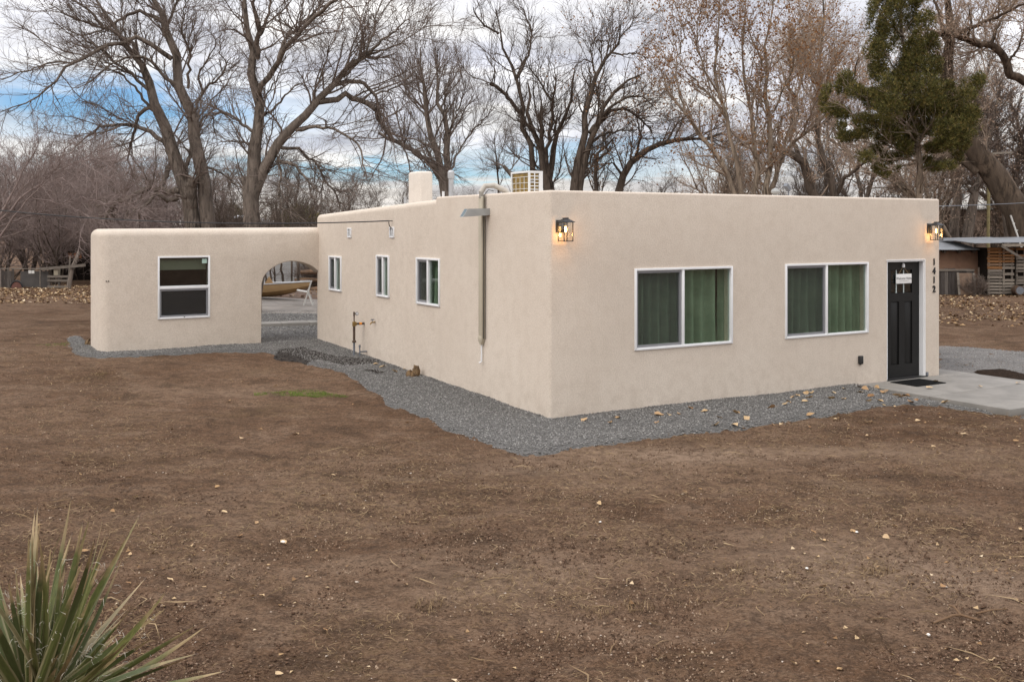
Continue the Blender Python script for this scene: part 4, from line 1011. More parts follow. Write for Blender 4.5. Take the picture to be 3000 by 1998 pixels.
tag(MB().tube([(0, 0, -.1), (.02, 0, 1.08)], .035, 7).build('fence_post', M['barkdark'], None, (18.15, 39.2, zs0)), 'dark post between the leaning panel and the brush', 'post')
# ladder at the big tree, poles and the wire
lad = thing('ladder', 'white ladder leaning on the big furrowed trunk behind the shed', 'ladder', px(3034, 700, 42.3)[:2] + (0,), (R(-6), R(-16), 0))
for xx in (0, .42): MB().box(xx, xx + .05, 0, .07, 0, 3.25).build('rail', M['whitewood'], lad)
for i in range(9): MB().box(.05, .42, .02, .05, .3 + i * .32, .34 + i * .32).build('rung', M['whitewood'], lad)
pa = px(2894, 690, 47); po = thing('utility_pole', 'thin yellow grey utility pole behind the tin roofs', 'pole', (pa[0], pa[1], -.1))
ptop = px(2897, 447, 47)[2] + .1
MB().tube([(0, 0, 0), (.05, 0, ptop)], .075, 8).build('pole', mat('pole_wood', (.30, .25, .12), .9, var=.3, vscale=10), po)
MB().beam((-1.0, 0, ptop - .12), (1.0, -.3, ptop - .02), .08, .10).build('crossarm', M['wood_grey'], po); MB().beam((-.55, -.03, ptop - .75), (.05, -.03, ptop - .1), .04, .05).build('brace', M['wood_grey'], po)
q0 = Vector(hw(7.0, 3.2, 3.0)); q1 = Vector(px(3300, 573, 24)); rw = thing('roof_wire', 'pale overhead wire leaving the roof towards the right', 'wire', q0)
pts = []
for i in range(17): t_ = i / 16; p = q0.lerp(q1, t_) - q0; p.z -= 4 * .12 * t_ * (1 - t_); pts.append(p)
MB().tube(pts, .009, 5).build('cable', M['greypipe'], rw)
# far buildings
fh = thing('far_house', 'low pinkish adobe house far behind the tin roofs', 'house', (25.2, 62, 0), R(4))
MB().box(0, 9, 0, 6, -.2, 3.7).build('wall', mat('pink_plaster', (.33, .235, .18), .95, var=.15, vscale=1), fh, bevel=.08); MB().box(-.2, 9.2, -.25, 6, 3.72, 3.84).build('roof', M['whitewood'], fh)
MB().box(2, 3.1, -.04, .03, 1.2, 2.4).build('window', M['shade'], fh)
gh = px(628, 668, 60); gs = thing('metal_shed', 'pale grey metal shed with low gable behind the arched wall', 'shed', (gh[0], 60, 0), R(-8))
MB().prism([(0, -.2), (2.6, -.2), (2.6, 2.85), (.5, 3.28), (0, 3.2)], 0, 4).build('wall', M['tin'], gs)
for i in range(16): MB().box(.05 + i * .16, .08 + i * .16, -.02, -.001, 0, 2.8).build('rib', M['tin'], gs)
MB().add([(-.2, -.3, 3.2), (.5, -.3, 3.36), (2.8, -.3, 2.9), (2.8, 4, 2.9), (.5, 4, 3.36), (-.2, 4, 3.2)], [(0, 1, 4, 5), (1, 2, 3, 4)]).build('roof', M['offwhite'], gs)
wr = px(545, 668, 62); tag(MB().add([(0, 0, 2.45), (2.4, 0, 2.75), (2.4, 3, 3.0), (0, 3, 2.7), (0, 0, 2.52), (2.4, 0, 2.82), (2.4, 3, 3.07), (0, 3, 2.77)], [(0, 3, 2, 1), (4, 5, 6, 7), (0, 1, 5, 4), (1, 2, 6, 5), (2, 3, 7, 6), (3, 0, 4, 7)])
    .box(.1, 2.3, .1, 2.8, -.2, 2.4).build('lean_to', M['offwhite'], None, (wr[0] - .6, 62, 0), R(5)), 'white roofed lean-to just over the low wall', 'shed')

# ------------------------------------------------------------------ junk fence at the left
FY = 40.0
def fx(p): return (p - 1500) / FPX * FY
def fz(p): return CAMZ - (p - HOR) / FPX * FY
g0 = float(zground(-19, 40))
bf = thing('board_fence', 'dark upright board fence at the far left', 'fence', (fx(-120), FY, g0))
for i in range(22):
    MB().box(i * .10, i * .10 + .085, 0, .02, 0, RNG.uniform(.70, .82)).build('board', M['wood_dark'], bf, (0, RNG.uniform(-.01, .01), -.03))
MB().box(0, 2.2, .03, .07, .25, .32).build('rail', M['wood_dark'], bf)
for k, xx in enumerate((7, 123)):
    tag(MB().tube([(0, 0, 0), (0, 0, fz(787) - g0)], .028, 7).build('pipe_post', M['wood_grey'], None, (fx(xx), FY - .15, g0)), ('greyish pipe post at the left end of the junk fence', 'greyish pipe post in the middle of the junk fence')[k], 'post')
tag(MB().tube([(fx(8), FY - .16, fz(787)), (fx(122), FY - .16, fz(788))], .022, 7).build('pipe_rail', M['wood_grey']), 'greyish horizontal pipe rail over the dark boards', 'rail')
tag(MB().box(0, fx(140) - fx(60), 0, .03, 0, fz(795) - g0).build('grey_sheet', mat('grey_sheet_paint', (.085, .075, .068), .8, var=.3, vscale=3), None, (fx(60), FY, g0)), 'dull grey sheet standing in the junk fence', 'sheet')
for k, xx in enumerate((90, 99)): tag(MB().box(0, .11, 0, .012, 0, .125).build('notice', M['whitewood'], None, (fx(xx), FY - .19, fz(801))), ('left of two small white notices on the junk fence', 'right of two small white notices on the junk fence')[k], 'notice')
tag(MB().beam((fx(118), FY - .1, fz(789)), (fx(262), FY - .4, fz(776)), .07, .11).build('grey_beam', M['wood_grey']), 'long weathered grey beam along the top of the junk fence', 'beam')
wh = thing('rusty_hoop', 'rusty red half wheel standing at the foot of the junk fence', 'wheel', (fx(58), FY - .25, g0 + .02))
MB().tube([(.24 * cos(a), 0, .27 * sin(a)) for a in np.linspace(0, pi, 13)], .035, 7).build('tyre', M['black'], wh); MB().prism([(.20 * cos(a), .23 * sin(a)) for a in np.linspace(0, pi, 13)], -.02, .02).build('disc', mat('rust_red', (.15, .065, .05), .9, var=.3, vscale=9), wh)
bxx = thing('wooden_crate', 'pale beige box on the stacked junk by the fence', 'crate', (fx(164), FY - .2, fz(806)))
MB().box(0, .17, 0, .2, 0, .25).build('box', mat('beige_card', (.30, .26, .19), .9, var=.2, vscale=5), bxx); MB().box(-.01, .18, -.01, .21, .252, .27).build('lid', M['wood_grey'], bxx)
pl = thing('pallet', 'grey pallet standing on edge in the junk fence', 'pallet', (fx(147), FY - .25, g0))
for zz in (.02, .26, .42): MB().box(0, .84, 0, .025, zz, zz + .085).build('board', M['wood_grey'], pl)
for xx in (.02, .40, .76): MB().box(xx, xx + .07, .026, .10, .0, .52).build('stringer', M['wood_dark'], pl)
tag(MB().tube([(fx(210), FY - .3, g0 - .05), (fx(217), FY - .2, fz(790)), (fx(232), FY, fz(738))], [.09, .085, .07], 8).build('leaning_log', M['bark']), 'grey leaning log at the right end of the junk fence', 'log')
tag(MB().beam((fx(190), FY + .3, g0), (fx(196), FY + .3, fz(752)), .06, .05).build('stake', M['wood_grey']), 'short grey stake rising behind the beam', 'stake')
js = thing('junk_shed', 'dark low shed half hidden in the thicket behind the junk fence', 'shed', (fx(-60), 46, g0))
MB().box(0, 4.6, 0, 3, 0, 1.75).build('wall', M['shade'], js); MB().box(2.6, 4.6, -.1, 3, 1.78, 1.83).build('roof_sheet', M['tin'], js)
MB().box(.9, 1.5, -.06, -.01, 1.0, 1.24).build('orange_sign', mat('orange_board', (.38, .15, .06), .8), js)

# ------------------------------------------------------------------ yucca in the near corner
def yucca_mat():
    m = bpy.data.materials.new('yucca_leaf'); m.use_nodes = True; N = NT(m.node_tree)
    tc = N.n('ShaderNodeTexCoord'); sp = N.n('ShaderNodeSeparateXYZ', None, Vector=tc.outputs['Object'])
    rnd = N.n('ShaderNodeObjectInfo').outputs['Random']
    g = N.ramp(rnd, [(0, (.062, .076, .026)), (.45, (.105, .120, .034)), (.78, (.155, .158, .048)), (.90, (.14, .112, .05)), (1, (.25, .165, .08))])
    streak = N.noise(N.n('ShaderNodeMapping', None, Vector=tc.outputs['Object'], Scale=(55, 55, 2.2)).outputs[0], 1.6, 4, .6)
    c = N.mix(N.math('MULTIPLY', N.ramp(streak, [(.40, 0), (.66, 1)]), .65), g, (.055, .060, .022, 1))
    patch_ = N.noise(tc.outputs['Object'], 6.5, 3, .6)
    dry = N.ramp(N.math('ADD', sp.outputs[2], N.math('MULTIPLY', N.math('SUBTRACT', patch_, .5), .7)), [(.72, 0), (.92, 1)])
    c = N.mix(N.math('MULTIPLY', dry, .9), c, (.33, .235, .125, 1))
    c = N.mix(N.ramp(sp.outputs[2], [(.955, 0), (.985, 1)]), c, (.09, .06, .045, 1))
    edge = N.ramp(N.math('ABSOLUTE', sp.outputs[0]), [(.0125, 0), (.0165, 1)])
    c = N.mix(N.math('MULTIPLY', edge, .45), c, (.40, .33, .20, 1))
    bn = N.n('ShaderNodeBump', None, Strength=.35, Distance=.004, Height=streak)
    b = N.n('ShaderNodeBsdfPrincipled', None, Base_Color=c, Roughness=.5, Normal=bn); b.inputs['Specular IOR Level'].default_value = .35
    N.n('ShaderNodeOutputMaterial', None, Surface=b); return m
M['yucca'] = yucca_mat()
def blade_mesh(bend, twist, wid):
    mb = MB(); n = 12; V = []
    for i in range(n + 1):
        t = i / n; w = wid * (min(1, .55 + 1.6 * t) if t < .28 else 1) * (1 - max(0, (t - .28) / .72) ** 1.5) + .0008
        y = bend * t * t; tw = twist * t; dep = w * .55 * (1 - t * .6)
        for sx, sy in ((-1, 0), (0, 1), (1, 0), (0, .55)):
            X, Y = sx * w, (dep * sy if sx == 0 else 0) * -1 + (0)
            V.append((X * cos(tw) - Y * sin(tw), y + X * sin(tw) + Y * cos(tw), t))
    for i in range(n):
        for a, b in ((0, 1), (1, 2), (2, 3), (3, 0)): mb.f.append((i * 4 + a, i * 4 + b, i * 4 + 4 + b, i * 4 + 4 + a))
    mb.v = V; me = mb.mesh('leaf', smooth=True); me.materials.append(M['yucca']); return me
blades = [blade_mesh(b, t, w) for b, t, w in ((.05, .3, .0235), (-.04, -.5, .021), (.16, .7, .022), (.03, 0, .025), (-.15, .4, .020), (.28, -.3, .021))]
ybx, yby = px(95, 2085, 5.0)[:2]; ybz = .17
yuc = thing('yucca', 'spiky green yucca with dry tan tips in the near corner', 'yucca', (ybx, yby, ybz))
tips = [(190, 480), (235, 530), (265, 615), (295, 700), (420, 530), (450, 680), (550, 520), (725, 480), (775, 540), (665, 560), (880, 770), (1350, 840), (820, 1110), (560, 1080), (1100, 1240), (1300, 1210),
        (1430, 1290), (1040, 1270), (1270, 1350), (1520, 1490), (1400, 1520), (160, 600), (50, 720), (110, 650), (30, 1010), (350, 640), (610, 860), (440, 740), (980, 1120), (700, 1010), (60, 860), (240, 760), (330, 980), (500, 900), (150, 790), (90, 1050), (410, 1080), (640, 1240), (300, 1200), (850, 1330), (1150, 1480)]
base = Vector((ybx, yby, ybz)); rg = random.Random(3)
YL = []
def add_blade(tip, start, k):
    d = tip - start; L = d.length
    me = blades[k % len(blades)]; o = bpy.data.objects.new('leaf', me); COL.objects.link(o); o.parent = yuc
    z = d.normalized(); x = Vector((rg.uniform(-1, 1), rg.uniform(-.4, .4), rg.uniform(-.3, .3))); x = (x - z * x.dot(z)).normalized(); y = z.cross(x)
    bend = me.vertices[-1].co.y
    Mx = Matrix.Translation(start - base) @ Matrix((x, y, z)).transposed().to_4x4() @ Matrix.Diagonal((1.0 + .25 * (rg.random() - .5), 1.0, L, 1)); o.matrix_local = Mx; YL.append(Mx)
for k, (tx, ty) in enumerate(tips):
    Yt = 5.0 + rg.uniform(-.45, .45); tip = Vector(px(tx / 2.246, 1300 + ty / 2.246, Yt))
    d = tip - base; st = base + Vector((d.x * .10, d.y * .12, -.02)) + Vector((rg.uniform(-.05, .05), rg.uniform(-.05, .05), rg.uniform(-.03, .05)))
    add_blade(tip, st, k)
for k in range(56):
    a = rg.uniform(0, 2 * pi); el = R(rg.uniform(8, 74)); L = rg.uniform(.65, 1.05)
    if sin(a) * cos(el) < -.2 and rg.random() < .5: a = -a
    d = Vector((cos(a) * cos(el), sin(a) * cos(el), sin(el))); 
    if d.x > .35 and el < R(55): L *= .7
    add_blade(base + d * L, base + d * .04 + Vector((0, 0, -.02)), k)
MB().lathe([(.10, -.22), (.13, -.1), (.12, .0), (.05, .06)], (0, 0, 0), 12).build('stem', M['barkdark'], yuc)
# pale curling fibres along the leaf edges
def fibres(n):
    V = []; F = []; L = YL
    for q in range(n):
        o = rg.choice(L); t = rg.uniform(.18, .8); p = o @ Vector((rg.choice((-.018, .018)), 0, t)); ax = Vector((rg.gauss(0, 1), rg.gauss(0, 1), rg.gauss(0, 1))).normalized()
        e = ax.orthogonal().normalized(); f = ax.cross(e); r = rg.uniform(.008, .028); tot = rg.uniform(2.0, 5.0); n_ = 7; b = len(V)
        for i in range(n_):
            an = tot * i / (n_ - 1); c = p + e * r * (cos(an) - 1) + f * r * sin(an) + ax * .01 * i / n_
            V.append(c - ax * .0007); V.append(c + ax * .0007 + e * .0004)
        for i in range(n_ - 1): F.append((b + 2 * i, b + 2 * i + 1, b + 2 * i + 3, b + 2 * i + 2))
    me = bpy.data.meshes.new('leaf_fibres'); set_mesh(me, np.array(V), [np.array(F)]); return link('leaf_fibres', me, mat('pale_fibre', (.50, .46, .38), .8), yuc)
fb_ = fibres(520); fb_['kind'] = 'stuff'

# ------------------------------------------------------------------ single dry leaves that show one by one
def leaf_mesh(seed):
    r_ = random.Random(seed); out = [(-.52, 0), (-.40, -.26), (-.10, -.46), (.22, -.30), (.56, .0), (.24, .32), (-.08, .45), (-.40, .25)]
    mb = MB(); c1 = r_.uniform(.25, .7); c2 = r_.uniform(-.4, .5)
    for x, y in out:
        k = r_.uniform(.85, 1.15); x *= k; y *= k; mb.v.append((x, y, c1 * y * y + c2 * x * x * .6 + (.14 if y > 0 else 0) * r_.uniform(.4, 1.4)))
    mb.v += [(-.25, 0, -.02), (.2, 0, -.02)]
    for a, b, c in ((0, 1, 8), (1, 2, 8), (2, 9, 8), (2, 3, 9), (3, 4, 9), (4, 5, 9), (5, 6, 9), (6, 8, 9), (6, 7, 8), (7, 0, 8)): mb.f.append((a, b, c))
    mb.v += [(-.95, .03, .05), (-.52, .025, .02)]; mb.f.append((0, 11, 10))
    me = mb.mesh('dry_leaf'); me.materials.append(M['leaf']); return me
LM = [leaf_mesh(i) for i in range(6)]
G4 = [(270, 255), (435, 235), (500, 262), (450, 295), (630, 240), (160, 300), (130, 365), (270, 370), (540, 395), (560, 338), (580, 435), (665, 392), (710, 415), (825, 425), (700, 300), (735, 280), (770, 262), (855, 280), (845, 330), (885, 348), (945, 335), (1025, 325), (1095, 318), (1065, 385), (1000, 405), (960, 460), (915, 503), (830, 527), (1080, 580), (1085, 615), (1310, 510), (1320, 545), (1365, 412), (1520, 408), (530, 745), (320, 757), (1010, 825), (1580, 730), (1510, 725), (2150, 805), (220, 555), (170, 565), (520, 605), (565, 598), (1815, 657), (1250, 865), (1300, 935)]
G3 = [(330, 480), (620, 458), (548, 500), (972, 435), (950, 500), (1058, 428), (1145, 425), (1368, 402), (1245, 372), (1635, 412), (1495, 455), (1625, 517), (1705, 527), (1465, 522), (1730, 465), (1945, 370), (1960, 495), (2025, 490), (2125, 278), (2168, 262), (2240, 245), (2290, 240), (2270, 280), (2090, 315), (2060, 338), (2230, 315), (2280, 430), (2270, 515), (1490, 608), (1765, 877), (1195, 1075), (1325, 1053), (460, 970), (458, 1180)]
G8 = [(1475, 460), (1265, 680), (1865, 660), (1575, 622), (1120, 908), (1765, 815), (2140, 1240), (1945, 1065), (1660, 1020), (1720, 1015), (2125, 355), (890, 362), (770, 375), (740, 455), (525, 775), (1430, 295), (2195, 217), (530, 215), (850, 235), (1690, 530), (1850, 1408), (1835, 1535), (560, 720), (855, 745), (845, 930)]
G7 = [(1810, 372), (1885, 405), (2025, 458), (2155, 430), (140, 535), (165, 550), (270, 555), (340, 572), (655, 605), (805, 543), (125, 780), (520, 1215), (265, 1205), (340, 1172), (905, 1155), (1345, 1092), (2165, 1030), (1540, 818), (490, 1105), (870, 1165)]
G9 = [(630, 200), (2170, 175), (1010, 150), (370, 285), (930, 250), (1800, 570), (1320, 1160), (75, 1415), (290, 1410), (510, 1480), (1460, 705), (350, 708), (1910, 1395), (260, 200), (1490, 490), (850, 130)]
pts = [(2400 + x * .268, 1080 + y * .268) for x, y in G4] + [(1600 + x * .3397, 1080 + y * .3397) for x, y in G3] + [(x / 2.246, 1300 + y / 2.246) for x, y in G8] + [(640 + x * .2548, 980 + y * .2548) for x, y in G7] + [(2300 + x * .3176, 1500 + y * .3176) for x, y in G9]
gpa = np.array(gp)
for k, (x, y) in enumerate(pts):
    X, Y, Z = ground_at(x / 3000 * 2354, y / 3000 * 2354); on = bool(in_poly(np.array([X]), np.array([Y]), gp)[0])
    o = bpy.data.objects.new('dry_leaf', LM[k % 6]); COL.objects.link(o); s = rg.uniform(.085, .130) if on else rg.uniform(.042, .072) * (1 if Y > 8 else .75)
    o.location = (X, Y, Z + (.055 if on else .02)); o.scale = (s, s * rg.uniform(.7, 1), s); o.rotation_euler = (rg.uniform(-.35, .35), rg.uniform(-.3, .3), rg.uniform(0, 6.28))
    if on: tag(o, 'curled dry tan leaf lying on the grey gravel strip', 'leaf', 'dry leaves on the gravel strip')
    else: tag(o, 'dry pale leaf lying on the bare brown dirt', 'leaf', 'dry leaves on the bare dirt')
for k, (x, y, lab) in enumerate([(1205, 215, 'brown dry leaf on the concrete slab just in front of the door mat'), (1760, 200, 'small dark dry leaf alone on the middle of the concrete slab'), (1270, 145, 'dry leaf lying on the far corner of the black door mat'), (2170, 160, 'pale dry leaf near the slab joint at the right edge of the picture')]):
    X, Y = gpt((2400 + x * .268) / 3000 * 2354, (1080 + y * .268) / 3000 * 2354, .01); o = bpy.data.objects.new('dry_leaf', LM[k]); COL.objects.link(o); o.scale = (.10, .09, .08)
    o.location = (X, Y, .022); o.rotation_euler = (0, 0, k * 1.3); tag(o, lab, 'leaf')
wst = ground_at(828 / 3000 * 2354, 1594 / 3000 * 2354)
for k, (x, y, s) in enumerate([(829, 1594, .028), (2510, 1565, .022), (2364, 1672, .02), (1758, 1535, .02), (2720, 1868, .022)]):
    X, Y, Z = ground_at(x / 3000 * 2354, y / 3000 * 2354); mb = MB()
    V = OCT * np.array([1.2, .9, .8]) * s
    bm_ = MB().add(V, [tuple(f) for f in OCTF]); o = bm_.build('white_stone', mat('white_stone', (.66, .64, .60), .8) if k == 0 else bpy.data.materials['white_stone'], None, (X, Y, Z + .02), k * 1.1, bevel=.006)
    tag(o, 'small white stone lying on the bare dirt', 'stone', 'white stones on the dirt')
# forked stick lying at the right
X, Y, Z = ground_at((2300 + 1620 * .3176) / 3000 * 2354, (1500 + 980 * .3176) / 3000 * 2354)
tag(MB().tube([(-.22, -.10, .0), (-.05, 0, .012), (.0, .0, .015), (.10, -.06, .0)], [.006, .008, .009, .006], 6).tube([(0, 0, .015), (.0, .10, .03), (-.01, .16, .02)], [.008, .007, .005], 6).build('stick', M['stickwood'], None, (X, Y, Z + .01)), 'forked brown stick lying on the dirt at the right', 'stick')
X, Y, Z = ground_at((2300 + 1910 * .3176) / 3000 * 2354, (1500 + 930 * .3176) / 3000 * 2354)
tag(MB().tube([(-.12, -.03, 0), (0, 0, .012), (.13, .05, .0)], [.006, .006, .003], 6).build('stick', M['stickwood'], None, (X, Y, Z + .01)), 'thin dark stick beside a pebble right of the forked stick', 'stick')

# ------------------------------------------------------------------ trees
def nrm(a): return a / np.maximum(np.linalg.norm(a, axis=-1, keepdims=True), 1e-9)
def tubes(sets):
    """list of (points (N,K,3), radii (N,K), sides) -> vertices, faces"""
    Vs, Fs = [], []; base = 0
    for P, Rr, S in sets:
        N_, K, _ = P.shape
        if N_ == 0: continue
        T = np.empty_like(P); T[:, 1:-1] = P[:, 2:] - P[:, :-2]; T[:, 0] = P[:, 1] - P[:, 0]; T[:, -1] = P[:, -1] - P[:, -2]; T = nrm(T)
        ref = np.where(np.abs(T[:, :1, 2:3]) > .8, np.array([1.0, 0, 0]), np.array([0, 0, 1.0])); ref = np.broadcast_to(ref, T.shape)
        A = nrm(np.cross(T, ref)); B = np.cross(T, A)
        q = 2 * np.pi * np.arange(S) / S
        ring = P[:, :, None] + Rr[:, :, None, None] * (np.cos(q)[:, None] * A[:, :, None] + np.sin(q)[:, None] * B[:, :, None])
        Vs.append(ring.reshape(-1, 3))
        n = np.arange(N_)[:, None, None] * K * S; i = np.arange(K - 1)[None, :, None] * S; k = np.arange(S)[None, None]; k2 = (k + 1) % S
        F = np.stack([n + i + k, n + i + k2, n + i + S + k2, n + i + S + k], -1).reshape(-1, 4) + base
        Fs.append(F); base += N_ * K * S
    return np.concatenate(Vs), Fs
def resample(P, Rr, K, jit=0.0, rng=RNG):
    P = np.asarray(P, float); Rr = np.asarray(Rr, float)
    d = np.r_[0, np.cumsum(np.linalg.norm(np.diff(P, axis=0), axis=1))]; d /= d[-1]; t = np.linspace(0, 1, K)
    # smooth through the control points
    fine = np.linspace(0, 1, 60); Q = np.stack([np.interp(fine, d, P[:, j]) for j in range(3)], -1)
    for _ in range(5): Q[1:-1] = (Q[:-2] + 2 * Q[1:-1] + Q[2:]) / 4
    L = np.linalg.norm(P[-1] - P[0])
    O = np.stack([np.interp(t, fine, Q[:, j]) for j in range(3)], -1)
    if jit: O[1:-1] += rng.normal(0, jit * L / K, (K - 2, 3))
    return O, np.interp(t, d, Rr)
def grow(sets, n, lo, hi, ang, up, wig, K, rfac, rmin, tmin=.15, rng=RNG, curl=0.0, tip=.35, rcap=9.0, bias=None, tmins=None):
    """n side branches on the given branches"""
    Ls = [np.linalg.norm(np.diff(P, axis=1), axis=-1).sum(1) for P, _, _ in sets]; w = np.concatenate([L * (1 if bias is None else bias[i]) for i, L in enumerate(Ls)]); w = w / w.sum()
    pick = rng.choice(len(w), n, p=w); offs = np.cumsum([0] + [len(L) for L in Ls])
    O = []
    for si, (P, Rr, S) in enumerate(sets):
        idx = pick[(pick >= offs[si]) & (pick < offs[si + 1])] - offs[si]
        if len(idx) == 0: continue
        m = len(idx); Kp = P.shape[1]
        t0_ = tmin if tmins is None else tmins[si]; t = t0_ + (1 - t0_) * rng.uniform(0, 1, m) ** .8; f = t * (Kp - 1); i = np.minimum(f.astype(int), Kp - 2); fr = (f - i)[:, None]
        p0, p1 = P[idx, i], P[idx, i + 1]; pos = p0 * (1 - fr) + p1 * fr; T = nrm(p1 - p0); pr = Rr[idx, i] * (1 - fr[:, 0]) + Rr[idx, i + 1] * fr[:, 0]
        q = nrm(rng.normal(0, 1, (m, 3))); q = nrm(q - T * (q * T).sum(1, keepdims=True))
        a = np.radians(rng.uniform(*ang, m))[:, None]
        D = nrm(T * np.cos(a) + q * np.sin(a) + np.array([0, 0, 1.0]) * up)
        Ln = rng.uniform(lo, hi, m) * (1.1 - .45 * t)
        pts = np.empty((m, K, 3)); pts[:, 0] = pos; st = (Ln / (K - 1))[:, None]
        for k in range(1, K):
            D = nrm(D + rng.normal(0, wig, (m, 3)) + np.array([0, 0, 1.0]) * (up * .35 + curl * k / K)); pts[:, k] = pts[:, k - 1] + D * st
        r0 = np.minimum(np.maximum(pr * rfac, rmin), rcap); r0 = np.minimum(r0, pr * .95 + .0005)
        rr = r0[:, None] * np.linspace(1, tip, K)[None]
        O.append((pts, np.maximum(rr, rmin * .5), S))
    return (np.concatenate([o[0] for o in O]), np.concatenate([o[1] for o in O]))
def leaf_cards(sets, n, size, spread, rng=RNG, tmin=.1):
    P = np.concatenate([s[0].reshape(-1, 3)[rng.integers(0, s[0].shape[0] * s[0].shape[1], n)] for s in sets]); P = P[rng.permutation(len(P))[:n]]
    # leaves hang together in small bunches
    c = P[rng.integers(0, len(P), n)] + rng.normal(0, spread, (n, 3)); s = rng.uniform(size * .6, size * 1.3, n)[:, None]
    a = nrm(rng.normal(0, 1, (n, 3))); b = nrm(np.cross(a, rng.normal(0, 1, (n, 3))))
    V = np.stack([c - a * s * .6, c + b * s * .42, c + a * s * .6 + np.cross(a, b) * s * .2, c - b * s * .42], 1).reshape(-1, 3)
    F = (np.array([(0, 1, 2), (0, 2, 3)])[None] + 4 * np.arange(n)[:, None, None]).reshape(-1, 3)
    return V, F

def G(x, y, Y):                                   # tracing frame: 2.306 x the 3000 px picture
    return np.array(px(x / 2.306, y / 2.306, Y))
def traced_tree(name, label, depth, limbs, mats, n1, n2, n3, seed, leaves=None, cat='tree', l1=(1.0, 2.8), l2=(.5, 1.3), l3=(.25, .65), up=.10, droop=0.0, tw=.0045, wig=.16):
    """limbs: list of (kind, points, start width, end width); kind T reaches the ground, L springs from an earlier limb"""
    rng = np.random.default_rng(seed); sc = depth / FPX / 2.306
    big = []; ends = []
    for kind, pts, w0, w1 in limbs:
        if kind == 'T': Y0 = depth; slope = rng.uniform(-.03, .03)
        else:
            # depth of the nearest point traced so far
            best = min(ends, key=lambda e: (e[0] - pts[0][0]) ** 2 + (e[1] - pts[0][1]) ** 2); Y0 = best[2]; slope = rng.choice([-1, 1]) * rng.uniform(.15, .6)
        P = []; s = 0
        for i, (x, y) in enumerate(pts):
            if i: s += math.hypot(x - pts[i - 1][0], y - pts[i - 1][1]) * sc
            Yi = Y0 + slope * s; P.append(G(x, y, Yi)); ends.append((x, y, Yi))
            if i:                                  # finer samples for finding springing points
                for f in (.33, .67): ends.append((pts[i - 1][0] + (x - pts[i - 1][0]) * f, pts[i - 1][1] + (y - pts[i - 1][1]) * f, Yi))
        rad = list(np.linspace(w0, w1, len(pts)) * sc / 2)
        if kind == 'T':
            g = P[0].copy(); g[2] = float(zground(g[0], g[1])) - .2
            if P[0][2] - g[2] > .3:
                P = [g, g * .3 + P[0] * .7] + P; rad = [rad[0] * 1.45, rad[0] * 1.08] + rad
        big.append(resample(P, rad, 16, .10 if kind == 'T' else .16, rng))
    PB = np.stack([b[0] for b in big]); RB = np.stack([b[1] for b in big])
    isT = np.array([l[0] == 'T' for l in limbs])
    t = thing(name, label, cat, tuple(PB[0, 0] + np.array([0, 0, .2]))); off = np.array(t.location)
    T_ = (PB[isT], RB[isT], 10); L_ = (PB[~isT], RB[~isT], 7)
    src = [s for s in (T_, L_) if len(s[0])]
    a1 = grow(src, n1, *l1, (25, 65), up, wig, 8, .42, .010, .30, rng, -droop, bias=[.6, 1.4][:len(src)] if len(src) == 2 else None, rcap=.032, tmins=[.42, .22][:len(src)])
    A1 = (*a1, 4)
    a2 = grow([A1] + src[-1:], n2, *l2, (22, 60), up, wig, 6, .55, .0055, .12, rng, -droop * 1.3, rcap=.016); A2 = (*a2, 3)
    a3 = grow([A1, A2], n3, *l3, (18, 55), up * .7, wig * .9, 4, .65, tw, .08, rng, -droop * 1.5, rcap=.010); A3 = (*a3, 3)
    def put(nm, sets, m, kind=None):
        V, F = tubes(sets); me = bpy.data.meshes.new(nm); set_mesh(me, V - off, F, smooth=True); o = link(nm, me, m, t); tag(o, kind=kind); return o
    put('trunk', [T_], mats[0])
    for i in range(len(L_[0])): put('branch', [(L_[0][i:i + 1], L_[1][i:i + 1], 7)], mats[0])
    put('crown', [A1, A2, A3], mats[1], 'stuff')
    if leaves:
        n, size, m = leaves; V, F = leaf_cards([A3, A2], n, size, .07, rng); me = bpy.data.meshes.new('leaves'); set_mesh(me, V - off, [F]); tag(link('leaves', me, m, t), kind='stuff')
    return t

